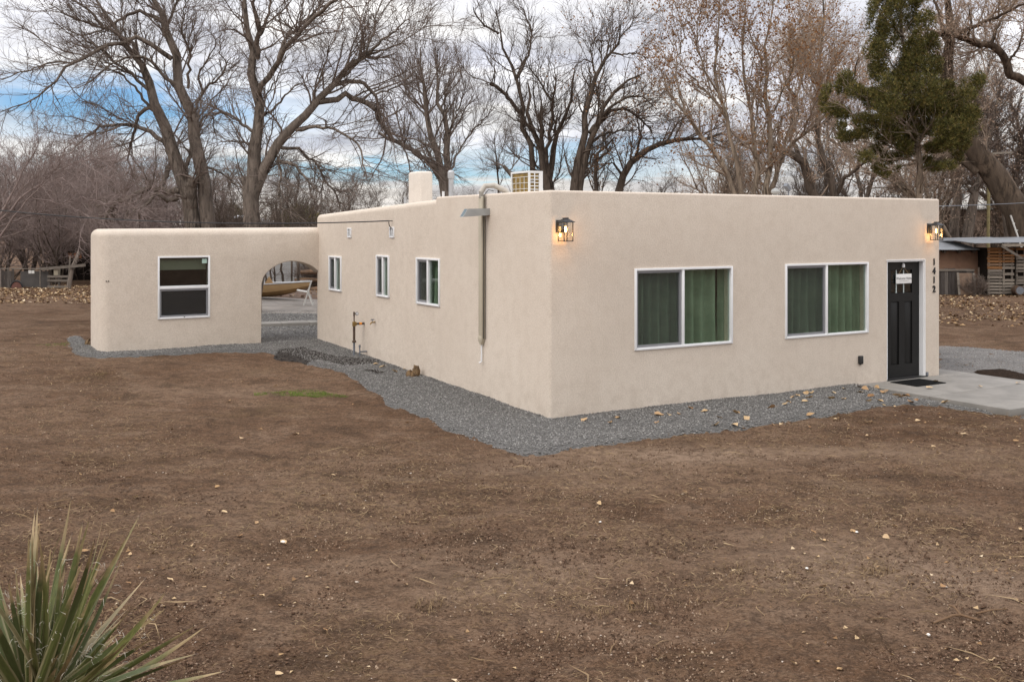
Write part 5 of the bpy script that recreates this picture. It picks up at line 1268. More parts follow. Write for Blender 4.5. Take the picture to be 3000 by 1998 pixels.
bk, bkd, bkp = (M['bark'], M['twig']), (M['barkdark'], M['twigdark']), (M['barkpale'], M['twigtan'])
traced_tree('bare_tree', 'tall bare tree with two leaning trunks behind the low arched wall', 30, [
    ('T', [(1400, 1560), (1390, 1250), (1330, 1000), (1285, 760), (1240, 590), (1200, 440), (1165, 330), (1120, 170), (1060, 40), (1000, -100), (930, -420)], 98, 20),
    ('T', [(1320, 1560), (1290, 1400), (1235, 1230), (1195, 1050), (1150, 920), (1085, 800), (1050, 660), (1000, 520), (940, 410), (870, 300), (790, 200), (690, 60), (600, -100)], 112, 10),
    ('L', [(1290, 1420), (1295, 1300), (1300, 1205)], 88, 62),
    ('L', [(1235, 590), (1150, 560), (1090, 480), (1010, 400), (930, 375), (830, 395), (720, 470), (600, 560), (520, 600)], 28, 5),
    ('L', [(1160, 400), (1090, 340), (1000, 300), (880, 275), (760, 300), (640, 360), (540, 400), (440, 470), (390, 540), (340, 620), (240, 680), (120, 710), (0, 760)], 36, 5),
    ('L', [(440, 420), (330, 420), (200, 480), (60, 520), (-60, 560)], 12, 5),
    ('L', [(1100, 150), (1050, 110), (960, 95), (880, 100), (800, 140), (720, 195), (640, 225), (520, 240)], 32, 7),
    ('L', [(1070, 770), (1010, 720), (960, 740), (930, 800), (910, 900), (880, 960), (870, 1080), (900, 1200)], 34, 10),
    ('L', [(1170, 1040), (1050, 910), (960, 870), (830, 840), (720, 840), (640, 880), (580, 940), (500, 1000)], 36, 8),
    ('L', [(1030, 640), (960, 560), (860, 480), (760, 400), (660, 320), (560, 260), (450, 200)], 26, 6),
    ('L', [(1010, 720), (960, 660), (900, 580), (820, 510), (720, 460), (600, 440)], 22, 5),
    ('L', [(940, 400), (880, 280), (790, 230), (690, 180), (560, 150), (440, 100), (330, 30)], 28, 6),
    ('L', [(690, 180), (640, 110), (560, 40), (480, 0)], 24, 9),
    ('L', [(1270, 600), (1290, 380), (1270, 290), (1240, 200), (1250, 80), (1230, -60)], 20, 6),
    ('L', [(1300, 770), (1340, 700), (1370, 620), (1440, 560), (1520, 480), (1530, 420), (1490, 360), (1480, 280)], 22, 5),
    ('L', [(1370, 620), (1340, 480), (1400, 400), (1450, 320), (1500, 220)], 16, 4),
    ('L', [(1240, 1290), (1170, 1280), (1090, 1280), (1000, 1260), (950, 1300), (860, 1350), (760, 1390), (690, 1540)], 52, 20),
    ('L', [(1200, 1340), (1130, 1360), (1060, 1300), (990, 1380), (900, 1430)], 34, 12),
    ('L', [(1090, 1260), (1140, 1150), (1170, 1060), (1160, 980)], 36, 22),
    ('L', [(1250, 1140), (1290, 1040), (1300, 950)], 30, 22),
    ('L', [(1390, 1120), (1450, 1150), (1540, 1200), (1600, 1260), (1640, 1330)], 18, 5),
    ('L', [(1330, 1000), (1360, 820), (1400, 770), (1440, 790), (1450, 900)], 20, 8),
    ('L', [(1130, 180), (1180, 60), (1230, -60), (1300, -160)], 22, 8),
    ('L', [(870, 300), (840, 200), (820, 90), (830, -40)], 14, 5),
    ('L', [(980, 480), (930, 360), (915, 230), (930, 120), (900, 0)], 16, 5)], bk, 260, 2000, 7600, 1)
traced_tree('bare_tree', 'bare tree forking low into an upright stem and a thick limb leaning right', 28, [
    ('T', [(1700, 1560), (1700, 1400), (1700, 1220), (1720, 1080), (1735, 950), (1740, 850), (1735, 700), (1735, 560), (1725, 450), (1715, 370), (1685, 300), (1660, 180), (1645, 60), (1640, -60), (1630, -300)], 104, 16),
    ('L', [(1735, 400), (1745, 290), (1760, 210), (1725, 90), (1715, -40), (1700, -300)], 42, 14),
    ('L', [(1755, 240), (1790, 170), (1820, 60), (1830, -80)], 24, 12),
    ('L', [(1740, 640), (1800, 540), (1860, 450), (1900, 370), (1960, 290), (2050, 200), (2120, 120), (2200, 60), (2300, 0), (2400, -80)], 42, 18),
    ('L', [(1880, 400), (1920, 290), (1980, 210), (2080, 140), (2150, 60), (2190, -60)], 26, 10),
    ('T', [(1706, 1300), (1730, 1205), (1800, 1150), (1870, 1040), (1910, 950), (1990, 850), (2100, 740), (2180, 640), (2240, 570), (2310, 520), (2400, 440), (2480, 380)], 86, 26),
    ('L', [(2440, 410), (2500, 300), (2540, 180), (2560, 60), (2600, -60)], 20, 5),
    ('L', [(2460, 395), (2560, 300), (2700, 180), (2780, 110)], 22, 5),
    ('L', [(2480, 380), (2620, 330), (2760, 260), (2880, 170)], 18, 4),
    ('L', [(2230, 590), (2330, 545), (2450, 550), (2540, 640), (2570, 760), (2580, 880)], 38, 12),
    ('L', [(2150, 690), (2280, 660), (2400, 650), (2490, 690), (2540, 750), (2600, 860), (2640, 930), (2730, 985), (2850, 1065)], 44, 26),
    ('L', [(2000, 880), (2100, 860), (2200, 860), (2300, 890), (2420, 960), (2450, 1080), (2480, 1200)], 26, 8),
    ('L', [(1760, 800), (1850, 740), (1930, 640), (2000, 580), (2100, 540)], 20, 5),
    ('L', [(1750, 880), (1800, 640), (1900, 500), (1930, 380)], 15, 5),
    ('L', [(1900, 1000), (2010, 990), (2100, 1080), (2180, 1180), (2260, 1300), (2300, 1400)], 24, 9),
    ('L', [(1870, 1090), (1990, 1110), (2060, 1200), (2150, 1300)], 28, 10),
    ('L', [(1720, 900), (1640, 840), (1580, 790), (1500, 755), (1440, 765)], 24, 7),
    ('L', [(1720, 975), (1600, 960), (1500, 955)], 12, 7),
    ('L', [(1665, 1540), (1650, 1300), (1640, 1190)], 30, 24),
    ('L', [(2190, 660), (2184, 570), (2178, 490)], 13, 11),
    ('L', [(2100, 740), (2130, 600), (2200, 420), (2230, 300), (2210, 180)], 16, 4),
    ('L', [(2320, 520), (2420, 420), (2450, 280), (2430, 150), (2480, 20)], 22, 5),
    ('L', [(2540, 640), (2650, 600), (2780, 560), (2900, 560)], 14, 4),
    ('L', [(1880, 1060), (1900, 1200), (1880, 1330), (1920, 1420)], 20, 6)], bk, 260, 2000, 7600, 2, droop=.05)
traced_tree('bare_tree', 'bare multi-limbed tree rising behind the chimney', 34, [
    ('T', [(3010, 1400), (2995, 1250), (2970, 1130), (2940, 1000), (2900, 880), (2880, 750), (2870, 650), (2850, 540), (2830, 420), (2840, 320)], 62, 7),
    ('T', [(3014, 1300), (3040, 1120), (3045, 950), (3020, 850), (2990, 760), (2950, 690), (2930, 600), (2945, 520), (2930, 430), (2960, 330)], 48, 6),
    ('L', [(3045, 1150), (3110, 1000), (3180, 900), (3260, 820), (3330, 740)], 16, 4),
    ('L', [(2980, 730), (3010, 660), (3060, 600), (3120, 520)], 14, 4),
    ('L', [(2985, 1210), (2940, 1150), (2850, 1060), (2730, 980), (2630, 940), (2560, 900)], 42, 20),
    ('L', [(2990, 1180), (2920, 1090), (2880, 1000), (2820, 930)], 22, 8),
    ('L', [(3010, 1180), (3000, 950), (3010, 800), (3040, 700)], 24, 7),
    ('L', [(2890, 800), (2800, 700), (2740, 600), (2700, 480)], 15, 5), ('L', [(3030, 900), (3090, 760), (3130, 640), (3150, 540)], 14, 4),
    ('L', [(2850, 560), (2780, 460), (2760, 360)], 10, 4)], bk, 95, 800, 3400, 3, up=.22, wig=.12)
traced_tree('bare_tree', 'many-stemmed dark bare tree right behind the condenser', 34, [
    ('T', [(3630, 1400), (3616, 1150), (3586, 1000), (3556, 900), (3541, 810), (3521, 700), (3501, 600), (3466, 470), (3416, 370), (3391, 250), (3356, 170), (3350, 60)], 44, 7),
    ('T', [(3706, 1400), (3676, 1150), (3656, 1030), (3646, 950), (3596, 860), (3566, 770), (3556, 650), (3566, 560)], 60, 10),
    ('T', [(3726, 1400), (3726, 1070), (3756, 950), (3786, 830), (3826, 720), (3866, 560), (3886, 460)], 48, 7),
    ('L', [(3370, 230), (3266, 170), (3206, 90), (3196, 50)], 16, 6),
    ('L', [(3490, 540), (3546, 430), (3586, 320), (3591, 220), (3556, 120), (3516, 50)], 20, 6),
    ('L', [(3536, 800), (3486, 730), (3416, 640), (3356, 590), (3311, 565)], 30, 20),
    ('L', [(3320, 570), (3346, 480), (3306, 420), (3290, 380)], 10, 3), ('L', [(3416, 640), (3450, 560), (3430, 480)], 9, 3),
    ('L', [(3660, 1010), (3661, 900), (3657, 760)], 30, 26),
    ('L', [(3700, 1220), (3691, 1060), (3716, 900), (3736, 760), (3726, 660), (3676, 600), (3626, 520), (3576, 460)], 30, 6),
    ('L', [(3786, 830), (3866, 780), (3916, 700)], 14, 5), ('L', [(3730, 700), (3760, 560), (3740, 440)], 14, 4), ('L', [(3606, 880), (3540, 830), (3450, 800), (3390, 720)], 12, 4),
    ('L', [(3740, 900), (3770, 760), (3750, 640)], 12, 4)], bkd, 80, 650, 2600, 4, up=.18)
traced_tree('bare_tree', 'dark bare tree with twin stems and arching right limbs behind the roof corner', 33, [
    ('T', [(3866, 1400), (3880, 1250), (3906, 1130), (3936, 950), (3956, 780), (3986, 640), (4026, 520), (4086, 420), (4136, 340), (4186, 240), (4196, 140)], 66, 7),
    ('T', [(3906, 1400), (3935, 1160), (3956, 1030), (4006, 880), (4066, 760), (4126, 660), (4206, 580), (4286, 530), (4356, 495)], 56, 7),
    ('L', [(4026, 530), (4006, 430), (3986, 340), (4026, 250)], 16, 4), ('L', [(4010, 430), (3950, 400), (3900, 440)], 12, 4),
    ('L', [(4136, 360), (4206, 370), (4296, 360), (4376, 400)], 15, 5),
    ('L', [(3986, 900), (4056, 820), (4136, 740), (4236, 740), (4326, 800), (4406, 900)], 32, 9),
    ('L', [(3980, 970), (4096, 900), (4206, 880), (4306, 880)], 22, 6),
    ('L', [(4046, 800), (4150, 700), (4250, 650), (4350, 660), (4440, 740)], 24, 6),
    ('L', [(4090, 410), (4120, 280), (4090, 160)], 14, 4), ('L', [(4180, 260), (4260, 180), (4290, 110)], 12, 4)], bkd, 95, 750, 3000, 5, up=.15, leaves=(1300, .06, M['treeleaf']))
traced_tree('bare_tree', 'low dark crooked tree bending right behind the front parapet', 38, [
    ('T', [(4140, 1400), (4196, 1180), (4296, 1070), (4386, 990), (4506, 960), (4616, 930), (4760, 950), (4880, 900)], 56, 16),
    ('T', [(4026, 1400), (4031, 1150), (4026, 1060), (4096, 1000), (4150, 930)], 34, 10),
    ('L', [(4296, 1070), (4330, 900), (4300, 800), (4360, 700)], 20, 5), ('L', [(4506, 960), (4560, 850), (4640, 780)], 18, 5), ('L', [(4200, 1180), (4140, 1100), (4060, 1120)], 20, 6), ('L', [(4096, 1010), (4080, 880), (4140, 800)], 14, 4)], bkd, 70, 520, 1900, 6, leaves=(1500, .07, M['treeleaf']))
traced_tree('cottonwood_tree', 'pale barked cottonwood with brown hanging leaves behind the middle of the roof', 30, [
    ('T', [(5042, 1400), (5012, 1170), (4962, 980), (4922, 830), (4862, 640), (4827, 480), (4822, 330), (4842, 150), (4862, 0), (4872, -150)], 36, 4),
    ('T', [(5172, 1400), (5202, 1100), (5212, 900), (5217, 750), (5182, 620), (5172, 480), (5157, 350), (5212, 180), (5222, 50), (5232, -120)], 42, 4),
    ('T', [(5000, 1400), (4892, 1130), (4792, 990), (4692, 850), (4612, 740), (4532, 600), (4480, 480)], 40, 6),
    ('T', [(5115, 1400), (5112, 1100), (5082, 950), (5112, 800), (5060, 640), (5030, 500), (5050, 340), (5020, 180), (5040, 0)], 34, 5),
    ('L', [(4922, 830), (4862, 720), (4762, 620), (4662, 500), (4592, 420)], 24, 6),
    ('L', [(5222, 760), (5252, 700), (5312, 560), (5372, 430), (5400, 300)], 16, 4), ('L', [(5172, 490), (5092, 300), (5052, 200), (5082, 60)], 15, 4),
    ('L', [(4862, 640), (4762, 480), (4702, 330), (4720, 160), (4740, 20)], 16, 4), ('L', [(4620, 750), (4560, 500), (4600, 300), (4640, 120), (4660, 0)], 14, 4), ('L', [(5210, 900), (5300, 780), (5420, 700)], 16, 4)],
    bkp, 150, 900, 1900, 7, leaves=(7000, .066, M['treeleaf']), up=.22, wig=.12)
traced_tree('cottonwood_tree', 'pale cottonwood with a long limb slanting right towards the juniper', 32, [
    ('T', [(5190, 1400), (5232, 1230), (5312, 1050), (5412, 930), (5512, 820), (5600, 740)], 38, 12),
    ('L', [(5290, 1100), (5320, 900), (5380, 740), (5400, 600), (5440, 460), (5420, 300), (5460, 140)], 18, 4), ('L', [(5420, 920), (5480, 760), (5560, 620), (5600, 480)], 14, 4),
    ('L', [(5512, 820), (5540, 700), (5520, 560)], 10, 4)], bkp, 90, 600, 1300, 8, leaves=(2300, .066, M['treeleaf']), up=.2)
traced_tree('old_cottonwood', 'dark crooked old trunk leaning left behind the pale cottonwoods', 40, [
    ('T', [(5522, 1400), (5462, 1170), (5412, 1080), (5342, 1030), (5232, 980), (5112, 950), (5000, 980)], 74, 20),
    ('L', [(5400, 1070), (5330, 900), (5380, 740), (5320, 560), (5400, 380), (5430, 200)], 34, 8), ('L', [(5240, 985), (5150, 1020), (5090, 1100)], 20, 8)], (M['barkdark'], M['twigtan']), 70, 500, 1000, 9, leaves=(1500, .070, M['paleleaf']), l1=(1.2, 3.4))
traced_tree('old_cottonwood', 'dark forked trunk left of the juniper behind the roof', 40, [
    ('T', [(5642, 1400), (5612, 1200), (5552, 1080), (5522, 950), (5560, 840), (5520, 700), (5560, 520), (5530, 350), (5580, 160), (5560, 0)], 52, 10),
    ('L', [(5652, 1310), (5702, 1200), (5792, 1140), (5880, 1060)], 34, 14), ('L', [(5560, 840), (5680, 720), (5760, 560), (5800, 380)], 26, 7), ('L', [(5530, 560), (5440, 420), (5400, 260)], 22, 6)], (M['barkdark'], M['twigtan']), 80, 560, 1200, 10, leaves=(1900, .070, M['paleleaf']), l1=(1.2, 3.6))
traced_tree('old_cottonwood', 'huge furrowed trunk leaning left behind the tin roofs at the right', 43, [
    ('T', [(7000, 1720), (6930, 1580), (6865, 1450), (6760, 1250), (6660, 1110), (6585, 1005), (6520, 900), (6440, 780), (6400, 600), (6380, 400), (6420, 200), (6400, 0)], 215, 40),
    ('L', [(6612, 1160), (6512, 1090), (6400, 1060), (6300, 1100)], 74, 30),
    ('L', [(6930, 560), (6800, 500), (6802, 410), (6762, 340), (6692, 295), (6602, 310), (6532, 280), (6462, 235), (6372, 222), (6312, 240)], 60, 30),
    ('L', [(6372, 222), (6352, 100), (6300, -20)], 34, 14), ('L', [(6462, 235), (6612, 170), (6812, 80), (6922, 30)], 30, 12),
    ('L', [(6692, 300), (6740, 180), (6800, 60), (6820, -60)], 26, 8), ('L', [(6530, 280), (6560, 160), (6540, 20)], 20, 7), ('L', [(6400, 560), (6300, 430), (6260, 300)], 26, 8), ('L', [(6800, 430), (6880, 330), (6920, 200)], 22, 7), ('L', [(6360, 240), (6420, 300), (6400, 380)], 22, 8)],
    (M['barkbig'], M['twigtan']), 170, 1200, 2600, 11, leaves=(7000, .066, M['paleleaf']), l1=(1.2, 3.6))

# juniper, foliage in uneven upright clumps
JY = 27.0
def juniper():
    rng = np.random.default_rng(5); sc = JY / FPX / 2.306; o_ = 4612
    tr = [('T', [(1610, 1400), (1602, 1200), (1595, 1000), (1580, 880), (1545, 700), (1505, 400), (1490, 150), (1470, -150)], 50, 12)]
    lim = [[(1590, 960), (1500, 880), (1440, 800), (1400, 640)], [(1570, 860), (1640, 740), (1780, 700), (1950, 620)], [(1590, 1000), (1720, 950), (1860, 900)], [(1560, 760), (1380, 720), (1180, 640), (1080, 560)], [(1575, 880), (1350, 860), (1150, 780), (980, 680)],
           [(1590, 1020), (1420, 1010), (1240, 960), (1090, 940)], [(1540, 640), (1620, 500), (1660, 350)], [(1530, 560), (1400, 420), (1330, 250)], [(1600, 1090), (1480, 1070), (1380, 1090), (1240, 1060)], [(1600, 1150), (1700, 1120), (1780, 1140)], [(1600, 1100), (1440, 1130), (1350, 1160)], [(1500, 300), (1600, 200), (1650, 140)], [(1500, 250), (1380, 150), (1310, 60)]]
    P = [G(x + o_, y, JY) for x, y in tr[0][1]]; g = P[0].copy(); g[2] = -.2
    TP, TR = resample([g] + P, [50 * sc / 2 * 1.3] + list(np.linspace(46, 12, len(P)) * sc / 2), 18, .05, rng)
    t = thing('juniper_tree', 'dark green juniper tree with ragged crown behind the right end of the roof', 'tree', tuple(TP[0] + np.array([0, 0, .2]))); off = np.array(t.location)
    V, F = tubes([(TP[None], TR[None], 10)]); me = bpy.data.meshes.new('trunk'); set_mesh(me, V - off, F, True); link('trunk', me, M['barkpale'], t)
    B = []
    for l in lim:
        dz = rng.uniform(-.8, .8); Q = [G(x + o_, y, JY + dz * i / 1.5) for i, (x, y) in enumerate(l)]; B.append(resample(Q, np.linspace(16, 5, len(l)) * sc / 2, 10, .12, rng))
    dead = [[(1560, 1090), (1430, 1000), (1320, 890)], [(1590, 930), (1520, 840), (1470, 800)], [(1580, 1000), (1640, 900), (1700, 800)]]
    for l in dead: B.append(resample([G(x + o_, y, JY - .5 * i) for i, (x, y) in enumerate(l)], np.linspace(13, 4, 3) * sc / 2, 10, .1, rng))
    BP, BR = np.stack([b[0] for b in B]), np.stack([b[1] for b in B])
    tw_ = grow([(BP, BR, 5), (TP[None], TR[None], 5)], 420, .4, 1.1, (25, 70), .25, .15, 5, .5, .006, .2, rng, rcap=.015)
    for i in range(len(BP)): V, F = tubes([(BP[i:i + 1], BR[i:i + 1], 6)]); me = bpy.data.meshes.new('branch'); set_mesh(me, V - off, F, True); link('branch', me, M['barkpale'], t)
    V, F = tubes([(*tw_, 3)]); me = bpy.data.meshes.new('twigs'); set_mesh(me, V - off, F, True); tag(link('twigs', me, M['barkpale'], t), kind='stuff')
    # clump centres: x, y, rx, ry in the tracing frame
    cl = [(1330, 60, 70, 130), (1310, 200, 70, 110), (1450, 60, 70, 110), (1590, 30, 80, 90), (1640, 140, 70, 70), (1560, 150, 60, 80), (1420, 240, 90, 110), (1300, 330, 80, 80), (1540, 290, 90, 100), (1660, 300, 75, 90), (1440, 400, 100, 110), (1330, 470, 70, 90), (1580, 430, 100, 100), (1690, 450, 60, 90),
          (1360, 590, 90, 90), (1490, 560, 110, 100), (1640, 600, 110, 100), (1760, 590, 80, 60), (1960, 560, 80, 55), (2000, 530, 40, 40), (1900, 640, 90, 60), (1100, 530, 75, 55), (1080, 590, 60, 50), (1170, 620, 70, 50), (980, 620, 40, 55), (960, 680, 40, 60), (1010, 740, 75, 45), (1080, 770, 60, 40), (1240, 640, 70, 45), (1290, 680, 70, 70),
          (1400, 720, 100, 90), (1540, 730, 110, 90), (1690, 740, 120, 90), (1840, 760, 110, 90), (1950, 780, 60, 70), (1900, 870, 90, 80), (1770, 880, 110, 80), (1640, 860, 80, 60), (1480, 850, 90, 70), (1350, 830, 90, 60), (1220, 810, 80, 50), (1120, 920, 80, 40), (1070, 850, 40, 30), (1230, 900, 70, 40), (1360, 930, 70, 50), (1470, 940, 80, 55), (1790, 970, 90, 55), (1880, 970, 60, 60), (1700, 1000, 70, 40),
          (1230, 1060, 65, 40), (1310, 1010, 40, 35), (1400, 1070, 60, 40), (1500, 1050, 60, 35), (1330, 1140, 45, 35), (1370, 1180, 35, 25), (1460, 1155, 35, 30), (1700, 1130, 80, 35), (1800, 1120, 60, 35), (1860, 1060, 40, 40), (1730, 700, 80, 70), (1560, 1010, 50, 60), (1650, 1080, 45, 30), (1500, 1000, 60, 50), (1420, 900, 70, 60), (1570, 900, 60, 70), (1500, -40, 80, 90), (1380, -60, 70, 90), (1440, -190, 80, 120), (1540, -160, 60, 90)]
    C = []; Rx = []; Rz = []
    for x, y, rx, ry in cl:
        for q in range(2): C.append(G(x + o_, y, JY + rng.normal(0, .55 + .5 * (rx > 80)))); Rx.append(rx * sc * .98); Rz.append(ry * sc * .98)
    C = np.array(C); Rx = np.array(Rx); Rz = np.array(Rz); w = Rx * Rz; w = w / w.sum()
    n = 80000; k = rng.choice(len(C), n, p=w); d = nrm(rng.normal(0, 1, (n, 3))); rr = rng.uniform(0, 1, n) ** .42 * rng.choice([1, 1, 1, 1.28], n)
    c = C[k] + d * np.stack([Rx[k], np.maximum(Rx[k], Rz[k]) * .8, Rz[k]], -1) * rr[:, None]
    keep = fbm(c[:, 0] * 1.0 + 3, c[:, 2] + c[:, 1] * .7, 2.6, 3, 4) > -.105; c = c[keep]; d = d[keep]; n = len(c)
    # each spray: three narrow blades pointing up and outwards
    V = []; 
    ax = nrm(d * .8 + np.array([0, 0, .8]) + rng.normal(0, .45, (n, 3))); L = rng.uniform(.05, .12, n)[:, None]; Wd = rng.uniform(.009, .016, n)[:, None]
    s1 = nrm(np.cross(ax, rng.normal(0, 1, (n, 3)))); s2 = np.cross(ax, s1)
    b0 = c; out = []
    for q in range(3):
        an = q * 2.1; s = s1 * cos(an) + s2 * sin(an); dr = nrm(ax + s * .55)
        out += [b0 - np.cross(dr, s) * Wd, b0 + np.cross(dr, s) * Wd, b0 + dr * L]
    V = np.stack(out, 1).reshape(-1, 3); F = np.arange(n * 9).reshape(-1, 3)
    # one island per spray for colour: join blades on their first vertex
    Vj = V.reshape(n, 9, 3); Vj[:, 3] = Vj[:, 0]; Vj[:, 6] = Vj[:, 0]
    Fj = (np.array([(0, 1, 2), (0, 3, 4), (0, 5, 6)])[None] + 7 * np.arange(n)[:, None, None]).reshape(-1, 3)
    V7 = Vj[:, [0, 1, 2, 4, 5, 7, 8]].reshape(-1, 3)
    me = bpy.data.meshes.new('crown'); set_mesh(me, V7 - off, [Fj]); tag(link('crown', me, M['juniper'], t), kind='stuff')
juniper()

# ---- kinds of trees for the woods; every tree in the woods is a thing copied from one of these
def proto(seed, h, stems, lean, n1, n2, n3, mats, trunk_r, leaves=None, l1=(.6, 1.8), l2=(.3, .9), l3=(.2, .5), up=.12, base=.1, tw=.0055, first=.15, wg=.17):
    rng = np.random.default_rng(seed); P, Q = [], []
    for s in range(stems):
        a = rng.uniform(0, 2 * pi); ln = rng.uniform(.3, 1) * lean; p = np.array([cos(a) * base * rng.uniform(.2, 1), sin(a) * base * rng.uniform(.2, 1), -.15]); D = np.array([cos(a) * ln, sin(a) * ln, 1.0]); pts = [p]; hh = h * rng.uniform(.65, 1)
        for k in range(9):
            D = D / np.linalg.norm(D) + rng.normal(0, .13, 3) + np.array([0, 0, .03]); D /= np.linalg.norm(D); pts.append(pts[-1] + D * hh / 9)
        r0 = trunk_r * rng.uniform(.6, 1); P.append(pts); Q.append(np.linspace(1, .12, 10) * r0)
    S = (np.array(P), np.array(Q), 6)
    A0 = (*grow([S], stems * 7, h * .22, h * .5, (25, 60), up, .15, 8, .6, .014, first, rng), 5)
    A1 = (*grow([S, A0], n1, *l1, (25, 65), up, wg, 6, .55, .009, .15, rng, rcap=.035), 4)
    A2 = (*grow([A0, A1], n2, *l2, (22, 60), up, wg, 5, .6, .006, .1, rng, rcap=.016), 3)
    A3 = (*grow([A1, A2], n3, *l3, (18, 55), up * .6, .15, 3, .65, tw, .05, rng, rcap=.009), 3)
    res = []
    for nm, st, m, kd in (('trunk', [S, A0], mats[0], None), ('crown', [A1, A2, A3], mats[1], 'stuff')):
        V, F = tubes(st); me = bpy.data.meshes.new(nm); set_mesh(me, V, F, True); me.materials.append(m); res.append((nm, me, kd))
    if leaves:
        V, F = leaf_cards([A3, A2], leaves[0], leaves[1], .08, rng); me = bpy.data.meshes.new('leaves'); set_mesh(me, V, [F]); me.materials.append(leaves[2]); res.append(('leaves', me, 'stuff'))
    return res
def plant(pr, name, label, group, x, y, s=1.0, sz=None, cat='tree', rot=None):
    t = thing(name, label, cat, (x, y, float(zbase(x, y))), RNG.uniform(0, 2 * pi) if rot is None else rot, group); t.scale = (s, s, sz or s)
    for nm, me, kd in pr:
        o = bpy.data.objects.new(nm, me); COL.objects.link(o); o.parent = t; tag(o, kind=kd)
    return t
mauve, dark = (M['barkdark'], M['twigpurple']), (M['barkdark'], M['twigdark'])
PA = [proto(101, 5.4, 6, .55, 220, 1300, 3600, mauve, .05, wg=.24), proto(102, 6.0, 4, .5, 220, 1300, 3600, mauve, .07, wg=.24), proto(103, 4.6, 7, .7, 220, 1300, 3600, mauve, .04, wg=.24)]
PD = [proto(111, 5.6, 4, .5, 170, 1000, 2400, dark, .10), proto(112, 6.6, 3, .45, 170, 1000, 2400, dark, .12)]
PT = [proto(121, 12.5, 2, .22, 220, 1200, 2400, bkp, .17, (4200, .08, M['paleleaf']), l1=(1.0, 3.0), l2=(.5, 1.4), l3=(.3, .7), first=.25), proto(122, 13.5, 3, .28, 220, 1200, 2400, bk, .17, (4200, .08, M['paleleaf']), l1=(1.0, 3.0), l2=(.5, 1.4), l3=(.3, .7), first=.25)]
def X_at(p, Y): return (p - 1500) / FPX * Y
gA = 'mauve grey thicket trees at the left'
for p, Y, k, s in [(-70, 43, 0, 1.0), (20, 42, 2, .9), (95, 45, 1, 1.05), (165, 42, 0, .95), (235, 46, 2, 1.2), (290, 43, 1, .9), (345, 47, 0, 1.1), (400, 44, 2, 1.05), (455, 49, 1, 1.05), (510, 46, 0, .85), (0, 51, 1, 1.2), (85, 54, 0, 1.3), (175, 52, 2, 1.4), (265, 56, 1, 1.25), (340, 55, 0, 1.2), (430, 58, 2, 1.3), (-120, 50, 2, 1.3), (540, 55, 0, 1.0), (130, 60, 1, 1.4), (310, 63, 0, 1.45)]:
    plant(PA[k], 'thicket_tree', 'bare mauve grey thicket tree crowding behind the junk fence at the left', gA, X_at(p, Y), Y, s * RNG.uniform(.95, 1.05))
# one nearer shrub at the left whose pale long twigs cross in front
traced_tree('bare_shrub', 'pale long-twigged bare shrub reaching in from the left edge', 24, [
    ('T', [(-120, 1700), (-40, 1560), (60, 1420), (200, 1290), (330, 1180), (420, 1120)], 22, 5), ('T', [(-60, 1720), (60, 1500), (200, 1330), (300, 1250)], 16, 4),
    ('T', [(-140, 1650), (20, 1440), (120, 1270), (180, 1080), (260, 980)], 20, 5), ('L', [(330, 1180), (520, 1100), (700, 1060)], 7, 3), ('L', [(200, 1330), (420, 1380), (640, 1350), (860, 1310)], 9, 3), ('L', [(430, 1378), (560, 1440), (720, 1530)], 7, 3), ('L', [(60, 1500), (260, 1440), (420, 1375), (560, 1290), (640, 1250)], 9, 3), ('L', [(420, 1375), (520, 1340), (800, 1380), (960, 1420)], 7, 3)],
    (M['twigpurple'], M['twigpurple']), 90, 700, 1800, 31, cat='shrub', l1=(.7, 1.9), l2=(.4, 1.0), l3=(.2, .5), up=.06, tw=.0035, wig=.10)
gD = 'dark bare trees in the woods behind the house'
for p, Y, k, s in [(640, 44, 0, .85), (720, 50, 1, .95), (790, 46, 0, .9), (860, 54, 1, 1.0), (930, 47, 0, .85), (1010, 52, 1, .8), (1090, 58, 0, .85), (1180, 54, 1, .75), (1260, 62, 0, .8), (1350, 58, 1, .7), (1430, 60, 0, .75), (1500, 54, 1, .7), (1580, 57, 0, .8), (1660, 52, 1, .75), (1740, 56, 0, .85), (1820, 50, 1, .8), (1900, 54, 0, .9), (1980, 48, 1, .85), (2060, 55, 0, 1.0), (2140, 49, 1, .95), (2220, 56, 0, 1.05), (2300, 50, 1, .95), (2400, 54, 0, 1.0), (2490, 50, 1, 1.0), (2580, 56, 0, 1.05), (2680, 52, 1, .9), (2760, 58, 0, .9), (2830, 54, 1, .8), (2920, 60, 0, .9), (3010, 56, 1, .9), (3090, 60, 0, 1.0), (700, 60, 0, 1.2), (830, 64, 1, 1.0), (960, 62, 0, 1.0), (2350, 64, 1, 1.1), (2620, 64, 0, 1.3), (2460, 62, 1, 1.2)]:
    plant(PD[k], 'woods_tree', 'dark bare tree among the low woods behind the house', gD, X_at(p, Y), Y, s * RNG.uniform(.92, 1.05))
gT = 'tall tan leaved cottonwoods at the right'
for p, Y, k, s in [(2100, 50, 0, .95), (2530, 54, 1, 1.1), (2735, 55, 1, 1.1), (2800, 46.5, 0, .95), (2940, 56, 0, 1.15), (3080, 54, 0, 1.1)]:
    plant(PT[k], 'tan_cottonwood', 'tall cottonwood holding dry tan leaves in the woods at the right', gT, X_at(p, Y), Y, s * RNG.uniform(.95, 1.05))
